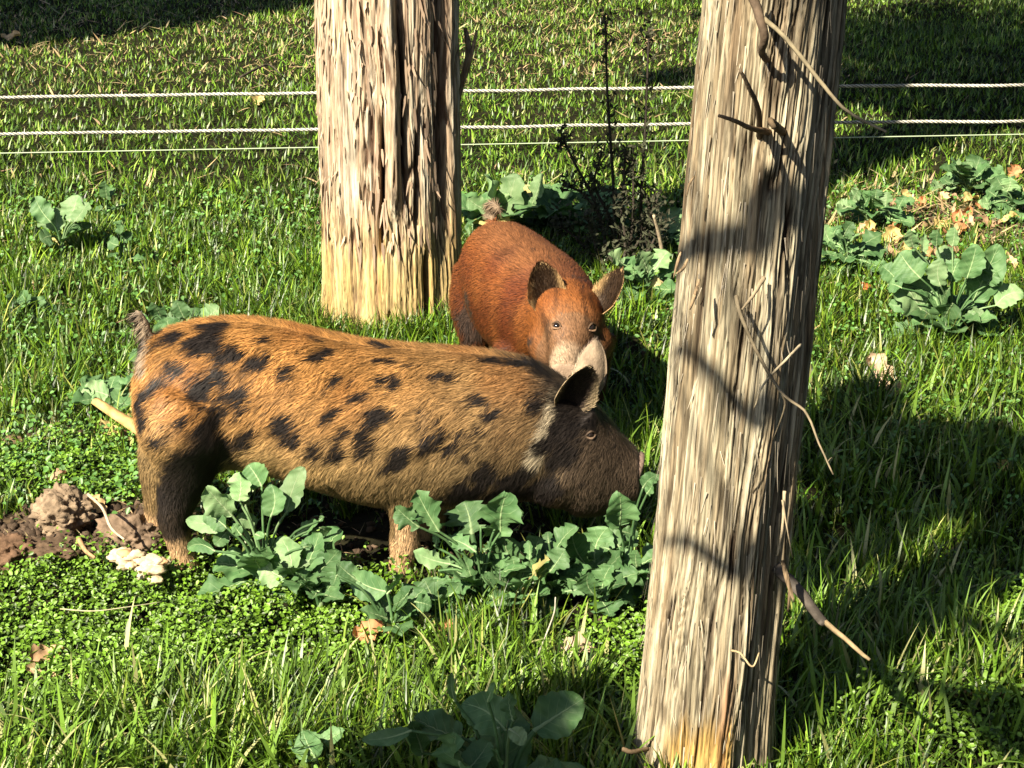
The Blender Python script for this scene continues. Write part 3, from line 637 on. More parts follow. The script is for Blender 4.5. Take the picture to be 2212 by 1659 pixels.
def coat1(p):
    x, z = p[:, 0], p[:, 2]
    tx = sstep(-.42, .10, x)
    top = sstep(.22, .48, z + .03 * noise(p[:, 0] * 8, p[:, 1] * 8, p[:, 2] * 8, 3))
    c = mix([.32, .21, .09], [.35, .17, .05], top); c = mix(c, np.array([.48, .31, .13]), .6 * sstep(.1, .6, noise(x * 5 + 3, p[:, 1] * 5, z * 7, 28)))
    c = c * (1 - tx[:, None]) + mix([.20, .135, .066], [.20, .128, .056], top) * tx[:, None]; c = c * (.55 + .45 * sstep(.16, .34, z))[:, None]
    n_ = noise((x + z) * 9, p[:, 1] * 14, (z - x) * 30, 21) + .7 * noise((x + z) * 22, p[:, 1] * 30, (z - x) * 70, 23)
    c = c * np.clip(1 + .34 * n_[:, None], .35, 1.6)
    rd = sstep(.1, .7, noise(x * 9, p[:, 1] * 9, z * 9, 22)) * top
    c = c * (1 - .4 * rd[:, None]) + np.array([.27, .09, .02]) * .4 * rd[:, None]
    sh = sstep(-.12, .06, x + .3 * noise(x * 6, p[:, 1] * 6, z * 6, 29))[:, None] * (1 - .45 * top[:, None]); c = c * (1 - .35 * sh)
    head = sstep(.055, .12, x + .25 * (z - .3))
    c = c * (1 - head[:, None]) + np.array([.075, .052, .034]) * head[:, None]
    # pale stripe painting the sunlit rim of the neck fold
    a_ = unproj(1222, 835, Y0 - .1); b_ = unproj(1150, 1000, Y0 - .12)
    ab = b_ - a_; q = np.clip(((p - a_) @ ab) / (ab @ ab), 0, 1); dist = np.linalg.norm((p - a_ - q[:, None] * ab) * [1, .3, 1], axis=1)
    nf = 1 - sstep(.008, .024, dist)
    c = c * (1 - nf[:, None]) + np.array([.44, .36, .24]) * nf[:, None]
    m_ = spot_mask(p, np.array(cen), rad, FLOW, 40)
    c = c * (1 - m_[:, None]) + np.array([.016, .012, .010]) * m_[:, None]
    leg = 1 - sstep(.13, .19, z + .02 * noise(x * 30, p[:, 1] * 30, z * 30, 9))
    lm = leg * (1 - .97 * (x < -.25) * sstep(.07, .10, z)); lm = lm * (x < .05)
    c = c * (1 - lm[:, None]) + np.array([.42, .27, .14]) * lm[:, None]
    sn = sstep(.268, .285, x) * (z < .4)
    c = c * (1 - sn[:, None]) + np.array([.28, .19, .14]) * sn[:, None]
    tl = (x < unproj(334, 740, Y0)[0]) * (z > float(unproj(330, 775, Y0)[2])); tl = tl[:, None] * 1.0; ct = mix([.05, .038, .03], [.33, .25, .17], sstep(-.1, .5, noise(x * 60, p[:, 1] * 60, z * 20, 73) + (x > unproj(312, 740, Y0)[0]) * .5)); c = c * (1 - tl) + ct * tl
    hoof = 1 - sstep(.012, .026, z)
    return c * (1 - hoof[:, None]) + np.array([.10, .075, .05]) * hoof[:, None]
pig = empty('pig', (-.3, Y0, 0), 'golden brown pig with black spots, side on, rooting with its snout in the leaves', 'pig')
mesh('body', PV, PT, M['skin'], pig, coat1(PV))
def flow1(p, n):
    x = p[:, 0]; z = p[:, 2]
    d = np.stack([-np.ones(len(p)) * .8, np.zeros(len(p)), -np.ones(len(p)) * .55], -1)
    d[:, 2] -= .9 * (1 - sstep(.2, .32, z)); d[:, 0] *= np.where((z < .2) & (x < .05), .25, 1)
    d[:, 1] += .5 * np.sign(p[:, 1] - Y0) * (z > .45)
    return d
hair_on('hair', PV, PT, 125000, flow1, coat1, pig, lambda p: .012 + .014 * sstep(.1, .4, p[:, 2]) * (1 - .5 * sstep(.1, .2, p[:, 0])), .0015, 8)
def eye(parent, b_, u, v, r=.0085, lid=(.09, .06, .04)):
    h = hit(b_, u, v); c = h[0] - h[1] * r * .35
    th = np.linspace(0, math.pi, 9); ph = np.linspace(0, 2 * math.pi, 13)
    a1, a2 = np.meshgrid(th, ph, indexing='ij'); S = np.stack([np.sin(a1) * np.cos(a2), np.sin(a1) * np.sin(a2), np.cos(a1)], -1).reshape(-1, 3)
    i, j = np.meshgrid(np.arange(8), np.arange(12), indexing='ij'); i, j = i.ravel(), j.ravel()
    Fq = np.stack([i * 13 + j, i * 13 + j + 1, (i + 1) * 13 + j + 1, (i + 1) * 13 + j], -1)
    e = mesh('eye', c + S * r, Fq, M['eye'], parent, np.zeros((len(S), 3)))
    n_ = nrm(h[1]); s = nrm(np.cross(n_, [0, 0, 1])); up = np.cross(s, n_); mb = MB()
    for sg in (1, -1):
        q = np.linspace(-1.1, 1.1, 14); P = np.stack([c + n_ * r * (.75 - .35 * abs(x)) + s * x * r * 1.35 + up * sg * r * .85 * math.cos(x * 1.25) for x in q])
        V, f = tube_arrays(P, .0028 * (1.15 - .5 * np.abs(q) / 1.1), 6); mb.add(V, f, np.array(lid) * (.8 if sg > 0 else 1.9))
    mb.build('eyelid', M['skin'], parent)
eye(pig, pb, 1276, 940)
def nostril(parent, b_, c, n_, r):
    n_ = nrm(np.asarray(n_, float)); s = nrm(np.cross(n_, [0, 0, 1])); up = np.cross(s, n_)
    P = [c + (math.cos(a) * s * r + math.sin(a) * up * r * 1.25) for a in np.linspace(0, 2 * math.pi, 11)]
    V = np.array([c + n_ * .0005 - n_ * 0] + P[:-1]); F3 = [[0, k + 1, (k + 1) % 10 + 1] for k in range(10)]
    mesh('nostril', V + n_ * .0012, F3, M['eye'], parent, np.zeros((11, 3)))
sn_c = unproj(1377, 1022, Y0)
# snout disc rim
def snout_disc(parent, c, n_, r, ry, col):
    n_ = nrm(np.asarray(n_, float)); s = nrm(np.cross(n_, [0, 0, 1])); up = np.cross(s, n_); mb = MB()
    rg = [(c - n_ * .012, s, up, r * .93, ry * .93), (c - n_ * .004, s, up, r * 1.05, ry * 1.05), (c + n_ * .003, s, up, r * 1.03, ry * 1.03), (c + n_ * .006, s, up, r * .9, ry * .9), (c + n_ * .005, s, up, r * .5, ry * .5)]
    V, f = loft(rg, 24, 2.2); mb.add(V, f, col); mb.build('snout_disc', M['skin'], parent)
    for sg in (-1, 1): nostril(parent, None, c + n_ * .0065 + s * sg * r * .38, n_, r * .2)
snout_disc(pig, sn_c + [-.002, 0, 0], (1, -.05, -.3), .043, .046, (.16, .11, .085))
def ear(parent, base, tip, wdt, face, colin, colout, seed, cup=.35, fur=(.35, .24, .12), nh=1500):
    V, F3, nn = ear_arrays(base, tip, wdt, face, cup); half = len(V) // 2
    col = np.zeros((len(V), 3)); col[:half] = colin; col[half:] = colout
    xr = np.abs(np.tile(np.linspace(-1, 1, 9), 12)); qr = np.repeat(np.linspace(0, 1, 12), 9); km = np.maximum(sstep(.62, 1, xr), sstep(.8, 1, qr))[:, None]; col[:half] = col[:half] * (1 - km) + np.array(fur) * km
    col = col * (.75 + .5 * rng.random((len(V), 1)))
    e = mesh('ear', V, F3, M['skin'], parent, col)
    ax = nrm(np.asarray(tip, float) - base)
    def cf(p):
        d = ((p - V[:half].mean(0)) * nn).sum(1)
        s = nrm(np.cross(face, ax)); x = np.abs(((p - np.asarray(base)) @ s)) / wdt
        k = sstep(.6, .95, x)[:, None]
        return np.asarray(colout) * (1 - k) + np.asarray(fur) * k
    idx = F3[(F3 >= half).all(1)]
    hair_on('hair', V - 0, idx, nh, lambda p, n: np.broadcast_to(ax, p.shape).copy(), cf, parent, lambda p: np.full(len(p), .012), .0013, seed, .25)
    idn = F3[(F3 < half).all(1)]; vin = V[:half]
    def cin(p):
        s_ = nrm(np.cross(face, ax)); x_ = np.abs(((p - np.asarray(base)) @ s_)) / wdt; k = sstep(.5, .95, x_)[:, None]
        return np.asarray(colin) * 1.2 * (1 - k) + np.asarray(fur) * k
    hair_on('hair', V, idn[:, ::-1] if ((np.cross(V[idn[:, 1]] - V[idn[:, 0]], V[idn[:, 2]] - V[idn[:, 0]]) @ nn).mean() < 0) else idn, nh, lambda p, n: nrm(ax + .5 * nrm(p - (V[:half].mean(0)))), cin, parent, lambda p: np.full(len(p), .013), .0013, seed + 40, .35)
    return e
# near ear folds forward and is dark; the far one stands pale behind it
ear(pig, unproj(1228, 888, Y0 - .06), unproj(1268, 782, Y0 - .09), .047, (.35, -1, .1), (.03, .02, .016), (.10, .07, .045), 61, .5, (.38, .29, .17))
ear(pig, unproj(1268, 856, Y0 + .03), unproj(1294, 738, Y0 + .05), .040, (-.35, 1, .0), (.12, .08, .06), (.27, .20, .135), 62, .4, (.36, .28, .18))

# --- the red pig, behind, looking at the viewer
def rrow(x, y, z, a, b_): return (x, y, z, a, b_)
body = np.array([(-.055, 5.10, .345, .035, .04), (-.05, 5.07, .34, .075, .09), (-.035, 5.0, .325, .110, .130), (-.005, 4.90, .312, .130, .148), (.03, 4.79, .305, .140, .154), (.065, 4.69, .305, .140, .156),
                 (.10, 4.59, .312, .128, .144), (.125, 4.51, .330, .108, .120), (.135, 4.46, .34, .095, .100), (.142, 4.41, .337, .084, .086), (.140, 4.36, .325, .066, .068), (.133, 4.31, .306, .046, .053), (.128, 4.27, .292, .039, .045), (.125, 4.240, .284, .038, .042)])
Q = curve_pts(body, 60); T_ = nrm(np.gradient(Q[:, :3], axis=0)); rings = []
for q, t_ in zip(Q, T_):
    s = nrm(np.cross(t_, [0, 0, 1])); u_ = np.cross(s, t_); rings.append((q[:3], s, u_, max(q[3], .008), max(q[4], .008)))
def ch3(P, n=20, sides=16):
    Qq = curve_pts(np.array(P, float), n); return tube_arrays(Qq[:, :3], np.maximum(Qq[:, 3], .004), sides)
parts = [loft(rings, 36, 2.15),
         ch3([(-.07, 4.98, .31, .09), (-.095, 4.96, .22, .075), (-.10, 4.94, .14, .045), (-.095, 4.96, .08, .03), (-.095, 4.94, .02, .032), (-.095, 4.94, .0, .032)]),
         ch3([(.05, 5.05, .27, .08), (.06, 5.05, .16, .06), (.06, 5.05, .09, .034), (.06, 5.04, .0, .032)]),
         ch3([(.02, 4.58, .24, .07), (.02, 4.55, .15, .045), (.02, 4.55, .07, .032), (.02, 4.54, .0, .033)]),
         ch3([(.20, 4.66, .24, .07), (.205, 4.64, .15, .045), (.205, 4.64, .07, .032), (.205, 4.63, .0, .033)]),
         ch3([(-.05, 5.08, .40, .02), (-.055, 5.11, .43, .014), (-.065, 5.12, .455, .013), (-.055, 5.10, .472, .013), (-.038, 5.08, .464, .013), (-.036, 5.09, .448, .011)], 24, 8),
         ch3([(.085, 4.43, .31, .055), (.095, 4.39, .30, .05), (.11, 4.34, .29, .035)]), ch3([(.20, 4.43, .31, .055), (.19, 4.39, .30, .05), (.175, 4.34, .29, .035)]),
         ch3([(.102, 4.42, .372, .022), (.105, 4.385, .362, .016)]), ch3([(.185, 4.42, .372, .022), (.182, 4.385, .362, .016)])]
QV, QT = remeshed(parts, .008, 8); qb = bvh_of(QV, QT)
cen2, rad2 = [], []
for x, y, r in [(1165, 640, 40), (950, 490, 30), (1010, 495, 28), (1230, 520, 40), (1320, 640, 45), (1080, 830, 22), (1230, 870, 20), (1200, 700, 25), (290, 790, 70), (310, 860, 80), (270, 900, 90), (280, 1000, 90), (340, 920, 70), (360, 1040, 60), (300, 1100, 80), (780, 1130, 60), (800, 420, 25),
                (930, 310, 30), (400, 640, 18), (500, 600, 18), (440, 560, 16)]:
    h = hit(qb, (1050 + x * .3134) * .8848, (480 + y * .3134) * .8848)
    if h is not None: cen2.append(h[0]); rad2.append(r * .3134 * .8848 / 830 * 1.05)
def coat2(p):
    x, y, z = p.T
    n_ = noise(x * 11, y * 11, z * 11, 31)
    c = mix([.23, .062, .014], [.37, .125, .026], sstep(-.6, .6, n_ + .6 * noise(x * 30, y * 20, z * 12, 37)))
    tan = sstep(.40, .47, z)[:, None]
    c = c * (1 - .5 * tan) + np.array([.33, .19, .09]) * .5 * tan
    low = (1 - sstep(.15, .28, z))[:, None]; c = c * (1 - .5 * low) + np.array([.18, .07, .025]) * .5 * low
    face = (1 - sstep(4.36, 4.42, y))[:, None]
    c = c * (1 - .8 * face) + np.array([.40, .24, .11]) * .8 * face
    fh = ((y < 4.5) * (y > 4.36))[:, None] * .55
    c = c * (1 - fh) + np.array([.46, .17, .035]) * fh
    wr = sstep(.15, .6, noise((x + .25 * (z - .35)) * 95, y * 12, z * 16, 38)) * (y < 4.52) * (y > 4.30); c = c * (1 - .55 * wr[:, None])
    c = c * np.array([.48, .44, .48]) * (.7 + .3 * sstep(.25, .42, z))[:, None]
    nose = (1 - sstep(4.27, 4.30, y))[:, None]
    c = c * (1 - nose) + np.array([.30, .21, .135]) * nose
    m_ = spot_mask(p, np.array(cen2), rad2, nrm(np.array([0, .6, -.8])), 60, 1.2)[:, None] * .88
    c = c * (1 - m_) + np.array([.035, .024, .018]) * m_
    tl = ((z > .43) & (y > 5.06))[:, None] * 1.0; c = c * (1 - tl) + np.array([.17, .12, .075]) * tl
    hoof = (1 - sstep(.012, .026, z))[:, None]
    return c * (1 - hoof) + np.array([.10, .075, .05]) * hoof
pig2 = empty('pig', (0, 4.8, 0), 'rust red pig behind the spotted one, facing the viewer with both ears up', 'pig')
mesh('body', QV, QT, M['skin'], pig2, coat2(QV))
def flow2(p, n):
    d = np.stack([-.25 * np.ones(len(p)), .85 * np.ones(len(p)), -.5 * np.ones(len(p))], -1)
    d[:, 2] = np.where(p[:, 1] < 4.45, .45, d[:, 2]); d[:, 2] = np.where(p[:, 2] < .2, -1.5, d[:, 2]); return d
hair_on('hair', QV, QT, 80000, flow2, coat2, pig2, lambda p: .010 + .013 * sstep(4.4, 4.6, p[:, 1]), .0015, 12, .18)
eye(pig2, qb, 1202, 704, .0105, (.10, .06, .035)); eye(pig2, qb, 1279, 708, .0105, (.10, .06, .035))
snout_disc(pig2, np.array([.125, 4.236, .283]), (-.1, -1, .02), .040, .036, (.27, .19, .13))
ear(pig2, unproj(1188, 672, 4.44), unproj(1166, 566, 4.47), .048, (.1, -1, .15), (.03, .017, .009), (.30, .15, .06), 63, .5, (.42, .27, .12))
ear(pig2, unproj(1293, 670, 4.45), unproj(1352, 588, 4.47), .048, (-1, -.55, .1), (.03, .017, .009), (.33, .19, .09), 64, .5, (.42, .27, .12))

# ------------------------------------------------------------------ fence strands
def strand(name, label, uv0, uv1, Yf, rope=True, rad_=.0038, pitch=.055):
    a, b_ = unproj(*uv0, Yf), unproj(*uv1, Yf); d = (b_ - a); xs_ = np.array([-7.0, 7.0]); k = (xs_ - a[0]) / d[0]
    A, B = a + d * k[0], a + d * k[1]; Lr = np.linalg.norm(B - A); mb = MB()
    if rope:
        n = int(Lr / pitch * 8); q = np.linspace(0, 1, n); P = A + (B - A) * q[:, None]; P[:, 2] -= .02 * np.sin(q * math.pi * 3) ** 2 * 0 + 0
        P[:, 2] += .004 * noise(q * 14, 0, 0, 4) + .002 * noise(q * 60, 0, 0, 5)
        for s in range(3):
            ph = q * Lr / pitch * 2 * math.pi + s * 2 * math.pi / 3
            Pp = P.copy(); Pp[:, 1] += np.cos(ph) * rad_ * .95; Pp[:, 2] += np.sin(ph) * rad_ * .95
            V, f = tube_arrays(Pp, rad_, 5); mb.add(V, f, np.array((.70, .68, .58) if s < 2 else (.5, .48, .40)) * (.8 + .25 * noise(V[:, 0] * 6, 0, 0, 3)[:, None]))
        ph = q * Lr / pitch * 2 * math.pi + math.pi
        for s in range(3):
            Pp = P.copy(); f_ = ph + s * 2 * math.pi / 3; Pp[:, 1] += np.cos(f_) * rad_ * 1.35; Pp[:, 2] += np.sin(f_) * rad_ * 1.35
            V, f = tube_arrays(Pp, .0019, 4); mb.add(V, f, (.05, .05, .04))
    else:
        n = 120; q = np.linspace(0, 1, n); P = A + (B - A) * q[:, None]; V, f = tube_arrays(P, rad_, 6); mb.add(V, f, (.35, .42, .28))
    o = mb.build(name, M['rope'], None); tag(o, label, 'fence rope' if rope else 'wire')
strand('fence_rope', 'top white twisted fence rope running behind the trees', (0, 209), (2212, 182), 7.45)
strand('fence_rope', 'lower white twisted fence rope, between the top rope and the thin wire', (0, 288), (2212, 260), 7.4)
strand('fence_wire', 'thin pale green plain wire, lowest of the fence strands', (0, 331), (2212, 290), 7.3, False, .0024)

# ------------------------------------------------------------------ broad leaves
LR = np.random.default_rng(99)
def leaf_obj(parent, base, tip, width, face, mat, lobes=0.0, fold=.25, wave=.12, droop=.08, seed=0, root=None, label=None, pr=.0026, name='leaf', round_=.78):
    r = np.random.default_rng(seed); base, tip, face = [np.asarray(q, float) for q in (base, tip, face)]
    ax = tip - base; L = np.linalg.norm(ax); ax = ax / L; s = nrm(np.cross(ax, face)); nn = np.cross(s, ax); width = width * 1.15
    NL, NC = 17, 11; tt = np.linspace(0, 1, NL); xx = np.linspace(-1, 1, NC)
    Tt, Xx = np.meshgrid(tt, xx, indexing='ij'); ph = r.uniform(0, 6.28, 6)
    prof = np.sin(np.pi * np.clip(Tt, 0, 1) ** round_) ** .52 * (.8 + .25 * Tt)
    prof = np.maximum(prof, .05); prof[0] = .06; prof[-1] = .12
    ed = 1 + lobes * (np.sin(Tt * 19 + ph[0] + np.sign(Xx) * ph[1]) * .6 + .5 * np.sin(Tt * 41 + ph[2] * np.sign(Xx))) * np.abs(Xx) ** 2 + .05 * np.sin(Tt * 33 + ph[3] * np.sign(Xx))
    if lobes > .15: ed = ed * (1 - .55 * (Tt < .35) * (Tt > .16) * np.abs(Xx) ** 1.0)
    wv = width / 2 * prof * ed
    zz = fold * np.abs(Xx) * wv + wave * width * .5 * np.abs(Xx) ** 1.6 * (np.sin(Tt * 11 + ph[4] + 1.4 * np.sign(Xx)) + .5 * np.sin(Tt * 23 + ph[5])) - droop * L * Tt ** 2.2 * 1.2
    zz = zz + .02 * width * np.sin(Tt * 35) * np.cos(Xx * 5)
    cv = r.normal(0, .06) * L * np.sin(Tt * math.pi)
    V = base + (Tt * L)[..., None] * ax + (Xx * wv + cv)[..., None] * s + zz[..., None] * nn
    ext = .10 * wv * (np.abs(Xx) > .99) * 0
    V = V.reshape(-1, 3); UV = np.stack([Tt, Xx], -1).reshape(-1, 2)
    i = np.arange(NL - 1)[:, None]; j = np.arange(NC - 1)[None]
    Fq = np.stack([i * NC + j, i * NC + j + 1, (i + 1) * NC + j + 1, (i + 1) * NC + j], -1).reshape(-1, 4)
    F3 = np.concatenate([Fq[:, [0, 1, 2]], Fq[:, [0, 2, 3]]])
    # petiole and midrib as a tube, one mesh with the blade
    mid = V.reshape(NL, NC, 3)[:, NC // 2] - nn * pr * .35
    if root is not None:
        root = np.asarray(root, float); k = .45
        ctl = np.array([root, root + (base - root) * .5 + np.array([0, 0, .18]) * np.linalg.norm(base - root), base]); pt = curve_pts(ctl, 8)[:-1]
        pth = np.concatenate([pt, mid[:13]]); R = np.concatenate([np.linspace(pr * 1.25, pr, 7), np.linspace(pr, pr * .25, 13)])
    else: pth = mid[:13]; R = np.linspace(pr, pr * .25, 13)
    Vt, ft_ = tube_arrays(pth, R, 6); n0 = len(V)
    V = np.concatenate([V, Vt]); F3 = np.concatenate([F3, ft_ + n0]); uvt = np.zeros((len(Vt), 2)); npet = 7 * 6 if root is not None else 0; uvt[:npet] = (.3, 1.0); UV = np.concatenate([UV, uvt])
    o = mesh(name, V, F3, mat, parent, None, UV)
    if label: o['label'] = label
    return o
FACE = np.array([-.35, -.72, .6])
PL = []
def plant(name, label, cat, rootuv, heroes, nrand=0, size=.12, seed=0, mat='leaf', lobes=.12, zo=0, group=None, rh=.06, Yoff=0.0, face=FACE, spread=1.0):
    G = gpt(*rootuv); z0 = float(HT(*G)) - .01; r = np.random.default_rng(seed + 500)
    o = empty(name, (G[0], G[1], z0), label, cat, group); root = np.array([G[0], G[1], z0 + .01]); PL.append((G, size))
    st = MB(); Vt, f = tube_arrays([root - [0, 0, .02], root + [0.004, 0, rh * .5], root + [0, 0.004, rh]], [.008, .007, .006], 8); st.add(Vt, f, (.22, .30, .14)); st.build('stem', M['straw'], o)
    for k, hh in enumerate(heroes):
        (bu, bv), (tu, tv), wpx = hh[:3]; kw = dict(hh[3]) if len(hh) > 3 else {}
        dy = kw.pop('dy', r.uniform(-.05, .03)) + Yoff; dt = kw.pop('dt', r.uniform(-.03, .05)); mt_ = kw.pop('mat', mat)
        Yb = G[1] + dy; B = unproj(bu, bv, Yb); T2 = unproj(tu, tv, Yb + dt)
        g0 = float(HT(B[0], B[1])) + .015; B[2] = max(B[2], g0)
        if T2[2] < g0: T2[2] = g0
        ppm = F / (Yb * CP + (H0 - B[2]) * SP); fc = nrm(face + r.normal(0, .28, 3))
        lb = kw.pop('lobes', lobes)
        leaf_obj(o, B, T2, wpx / ppm, fc, M[mt_], lb, r.uniform(.05, .4), r.uniform(.08, .2), r.uniform(0, .12), seed * 100 + k, root + [0, 0, rh * r.uniform(.2, 1)], **kw)
    for k in range(int(nrand * 2.6)):
        az = k * 2.4 + r.uniform(-.4, .4); el = r.uniform(.15, 1.15); L = size * r.uniform(.7, 1.2); pl = size * r.uniform(.2, .6) * spread
        d = np.array([math.cos(az) * math.cos(el), math.sin(az) * math.cos(el) * .8, math.sin(el)])
        B = root + [0, 0, rh * .6] + d * pl; el2 = el - r.uniform(.1, .6); d2 = np.array([math.cos(az) * math.cos(el2), math.sin(az) * math.cos(el2) * .8, math.sin(el2)])
        fc = nrm(np.array([0, 0, 1.0]) + .5 * np.array([-d2[0], -d2[1], 0]) + .4 * FACE + r.normal(0, .2, 3))
        leaf_obj(o, B, B + d2 * L, L * r.uniform(.6, .95), fc, M['leafyellow' if r.random() < .025 else mat], lobes * r.uniform(.6, 1.6), r.uniform(.05, .4), r.uniform(.08, .2), r.uniform(0, .25), seed * 100 + 50 + k, root + [0, 0, rh * .3], pr=.0028)
    return o
def zc(ox, oy, k): return lambda x, y: (ox + x * k, oy + y * k)
z7 = zc(398, 973, .22); z8 = zc(831.7, 1017.5, .272); zf = zc(708, 1194.5, .32); zr = zc(1725, 309.7, .3466)
def hs(zz, k, L): return [(zz(*b), zz(*t_), w_ * k, *rest) for b, t_, w_, *rest in L]
pale = dict(mat='leafpale')
plant('collard_plant', 'pale leafy collard plant in front of the spotted pig\'s hind leg', 'plant', (575, 1290), hs(z7, .22, [
    ((760, 350), (620, 140), 270, dict(dy=.02)), ((540, 500), (520, 225), 300, pale), ((470, 640), (210, 370), 290, pale), ((1010, 600), (1160, 160), 240, pale), ((850, 650), (850, 335), 230),
    ((400, 760), (10, 690), 170, pale), ((420, 760), (180, 620), 190), ((500, 680), (720, 700), 160, pale), ((600, 540), (710, 500), 130, pale), ((840, 1130), (800, 960), 200), ((900, 1130), (1230, 1090), 120, pale),
    ((1110, 820), (1300, 690), 150), ((1330, 760), (1500, 890), 100), ((300, 990), (20, 960), 140), ((830, 1290), (690, 1280), 120), ((420, 800), (300, 930), 150), ((700, 820), (780, 850), 90),
    ((960, 1020), (1140, 950), 90), ((1330, 690), (1370, 650), 60), ((1180, 950), (1260, 920), 50), ((560, 830), (480, 720), 100)]), 3, .10, 1, 'leaf', .07)
plant('collard_plant', 'dark ragged collard plant under the spotted pig\'s chest, beside its front hoof', 'plant', (1040, 1330), hs(z8, .272, [
    ((270, 445), (80, 290), 190), ((430, 480), (250, 160), 220, dict(lobes=.3)), ((690, 500), (620, 240), 330, dict(lobes=.32, pr=.006)), ((720, 640), (480, 520), 130, dict(lobes=.3)), ((920, 480), (960, 200), 320),
    ((760, 440), (930, 480), 150), ((900, 400), (1100, 330), 110), ((520, 740), (225, 640), 140, pale), ((700, 900), (620, 690), 170), ((430, 790), (630, 860), 90), ((790, 640), (870, 560), 90), ((560, 620), (640, 560), 90),
    ((400, 600), (390, 500), 60), ((800, 800), (900, 890), 70), ((580, 960), (340, 880), 160)]), 4, .09, 2, 'leaf', .18)
plant('collard_plant', 'small collard plant below the spotted pig\'s jaw, left of the leaning trunk\'s grass tuft', 'plant', (1195, 1330), hs(z8, .272, [
    ((1060, 930), (910, 810), 130), ((1030, 800), (1010, 680), 140), ((1150, 700), (1130, 550), 100), ((1350, 640), (1500, 430), 190), ((1310, 800), (1430, 620), 200), ((1320, 930), (1150, 900), 180),
    ((1330, 890), (1440, 820), 170), ((1330, 920), (1470, 1130), 90), ((1420, 960), (1640, 930), 90), ((1300, 570), (1290, 480), 90), ((1440, 560), (1560, 580), 90), ((1200, 780), (1240, 700), 90), ((1300, 760), (1180, 850), 90), ((960, 860), (1060, 800), 110)]), 3, .08, 3, 'leaf', .22)
plant('collard_plant', 'collard plant with one upright round leaf, touching the leaning trunk', 'plant', (1350, 1300), hs(z8, .272, [
    ((1860, 430), (1870, 200), 260, dict(lobes=.08)), ((1860, 600), (1710, 460), 160), ((1880, 480), (2010, 520), 100), ((1990, 810), (1880, 890), 160), ((2010, 800), (2080, 860), 120), ((1830, 800), (1700, 750), 90),
    ((1860, 600), (1930, 640), 120), ((1780, 620), (1700, 600), 80), ((2000, 760), (1990, 640), 110), ((2050, 130), (2170, 20), 130, dict(dy=.0)), ((2080, 180), (2130, 80), 110)]), 3, .08, 4, 'leaf', .12)
plant('collard_plant', 'low collard plant with a big drooping veined leaf under the front hoof', 'plant', (850, 1400), hs(zf, .32, [
    ((400, 262), (150, 150), 190, dict(lobes=.04)), ((400, 275), (505, 140), 150), ((570, 240), (400, 345), 140), ((330, 575), (370, 405), 190, pale), ((210, 190), (70, 60), 140, dict(dy=.04)), ((690, 500), (620, 430), 170, dict(mat='leafyellow')),
    ((440, 560), (480, 450), 110, dict(mat='leafyellow')), ((590, 330), (700, 360), 120), ((60, 150), (30, 220), 70)]), 2, .07, 5, 'leaf', .08)
plant('collard_plant', 'large shaded collard plant at the bottom edge, its biggest leaf a wide oval', 'plant', (1090, 1800), hs(zf, .32, [
    ((1395, 1200), (1720, 985), 300, dict(lobes=.02, pr=.005, dy=.02, dt=.02)), ((905, 1480), (830, 1215), 430, dict(lobes=.03, pr=.005, dy=-.05)), ((930, 1480), (1090, 1270), 190, dict(dy=-.05)), ((900, 1240), (590, 1090), 260), ((1200, 1195), (900, 1010), 260), ((1230, 1190), (1110, 1320), 90, pale),
    ((1230, 1190), (1330, 1290), 110, pale), ((1150, 1180), (980, 1200), 70, pale), ((860, 1000), (830, 820), 60), ((1080, 1000), (1110, 880), 60), ((560, 1200), (230, 1260), 110), ((1250, 1130), (1200, 930), 200), ((640, 1350), (560, 1140), 160), ((1150, 1400), (1130, 1330), 160)]),
    3, .12, 6, 'leaf', .05, rh=.1)
plant('collard_plant', 'small half hidden collard at the bottom left of the big shaded one', 'plant', (680, 1670), [((682, 1640), (650, 1580), 70), ((700, 1640), (705, 1590), 50), ((720, 1650), (700, 1625), 50)], 2, .05, 16)
plant('collard_plant', 'pale lobed collard plant between the thick trunk and the red pig\'s tail', 'plant', (1085, 520), [
    ((1085, 470), (1050, 375), 90, dict(mat='leafpale', lobes=.25)), ((1088, 465), (1115, 375), 70, dict(mat='leafpale', lobes=.2)), ((1150, 440), (1165, 375), 45, pale), ((1140, 450), (1190, 400), 45), ((1060, 460), (1010, 430), 45, pale),
    ((1050, 500), (1000, 500), 60), ((1055, 530), (1005, 545), 60, pale), ((1050, 480), (1010, 460), 50), ((1180, 430), (1200, 410), 40), ((1045, 540), (1020, 570), 40, pale), ((1100, 450), (1075, 420), 50, pale)], 6, .14, 7, 'leaf', .2)
plant('collard_plant', 'collard with dark shaded leaves behind the red pig\'s back', 'plant', (1250, 520), [((1230, 500), (1200, 430), 50), ((1270, 490), (1290, 440), 50)], 9, .15, 17, 'leaf', .2)
plant('collard_plant', 'collard leaves between the red pig\'s right ear and the leaning trunk', 'plant', (1395, 650), [
    ((1345, 570), (1318, 545), 40, pale), ((1400, 590), (1380, 545), 55, pale), ((1410, 590), (1440, 540), 60, pale), ((1430, 610), (1455, 580), 50), ((1370, 600), (1365, 570), 40), ((1390, 660), (1370, 700), 50, pale), ((1430, 650), (1440, 690), 50, pale),
    ((1400, 640), (1385, 665), 60, dict(mat='leafyellow')), ((1425, 640), (1450, 650), 50, dict(mat='leafyellow'))], 5, .10, 8, 'leaf', .2)
plant('collard_plant', 'single broad leaved collard left of the leaning trunk, under the dead weeds', 'plant', (1450, 540), [((1470, 500), (1442, 450), 55, pale), ((1430, 480), (1415, 430), 50), ((1478, 520), (1450, 470), 50)], 3, .11, 18)
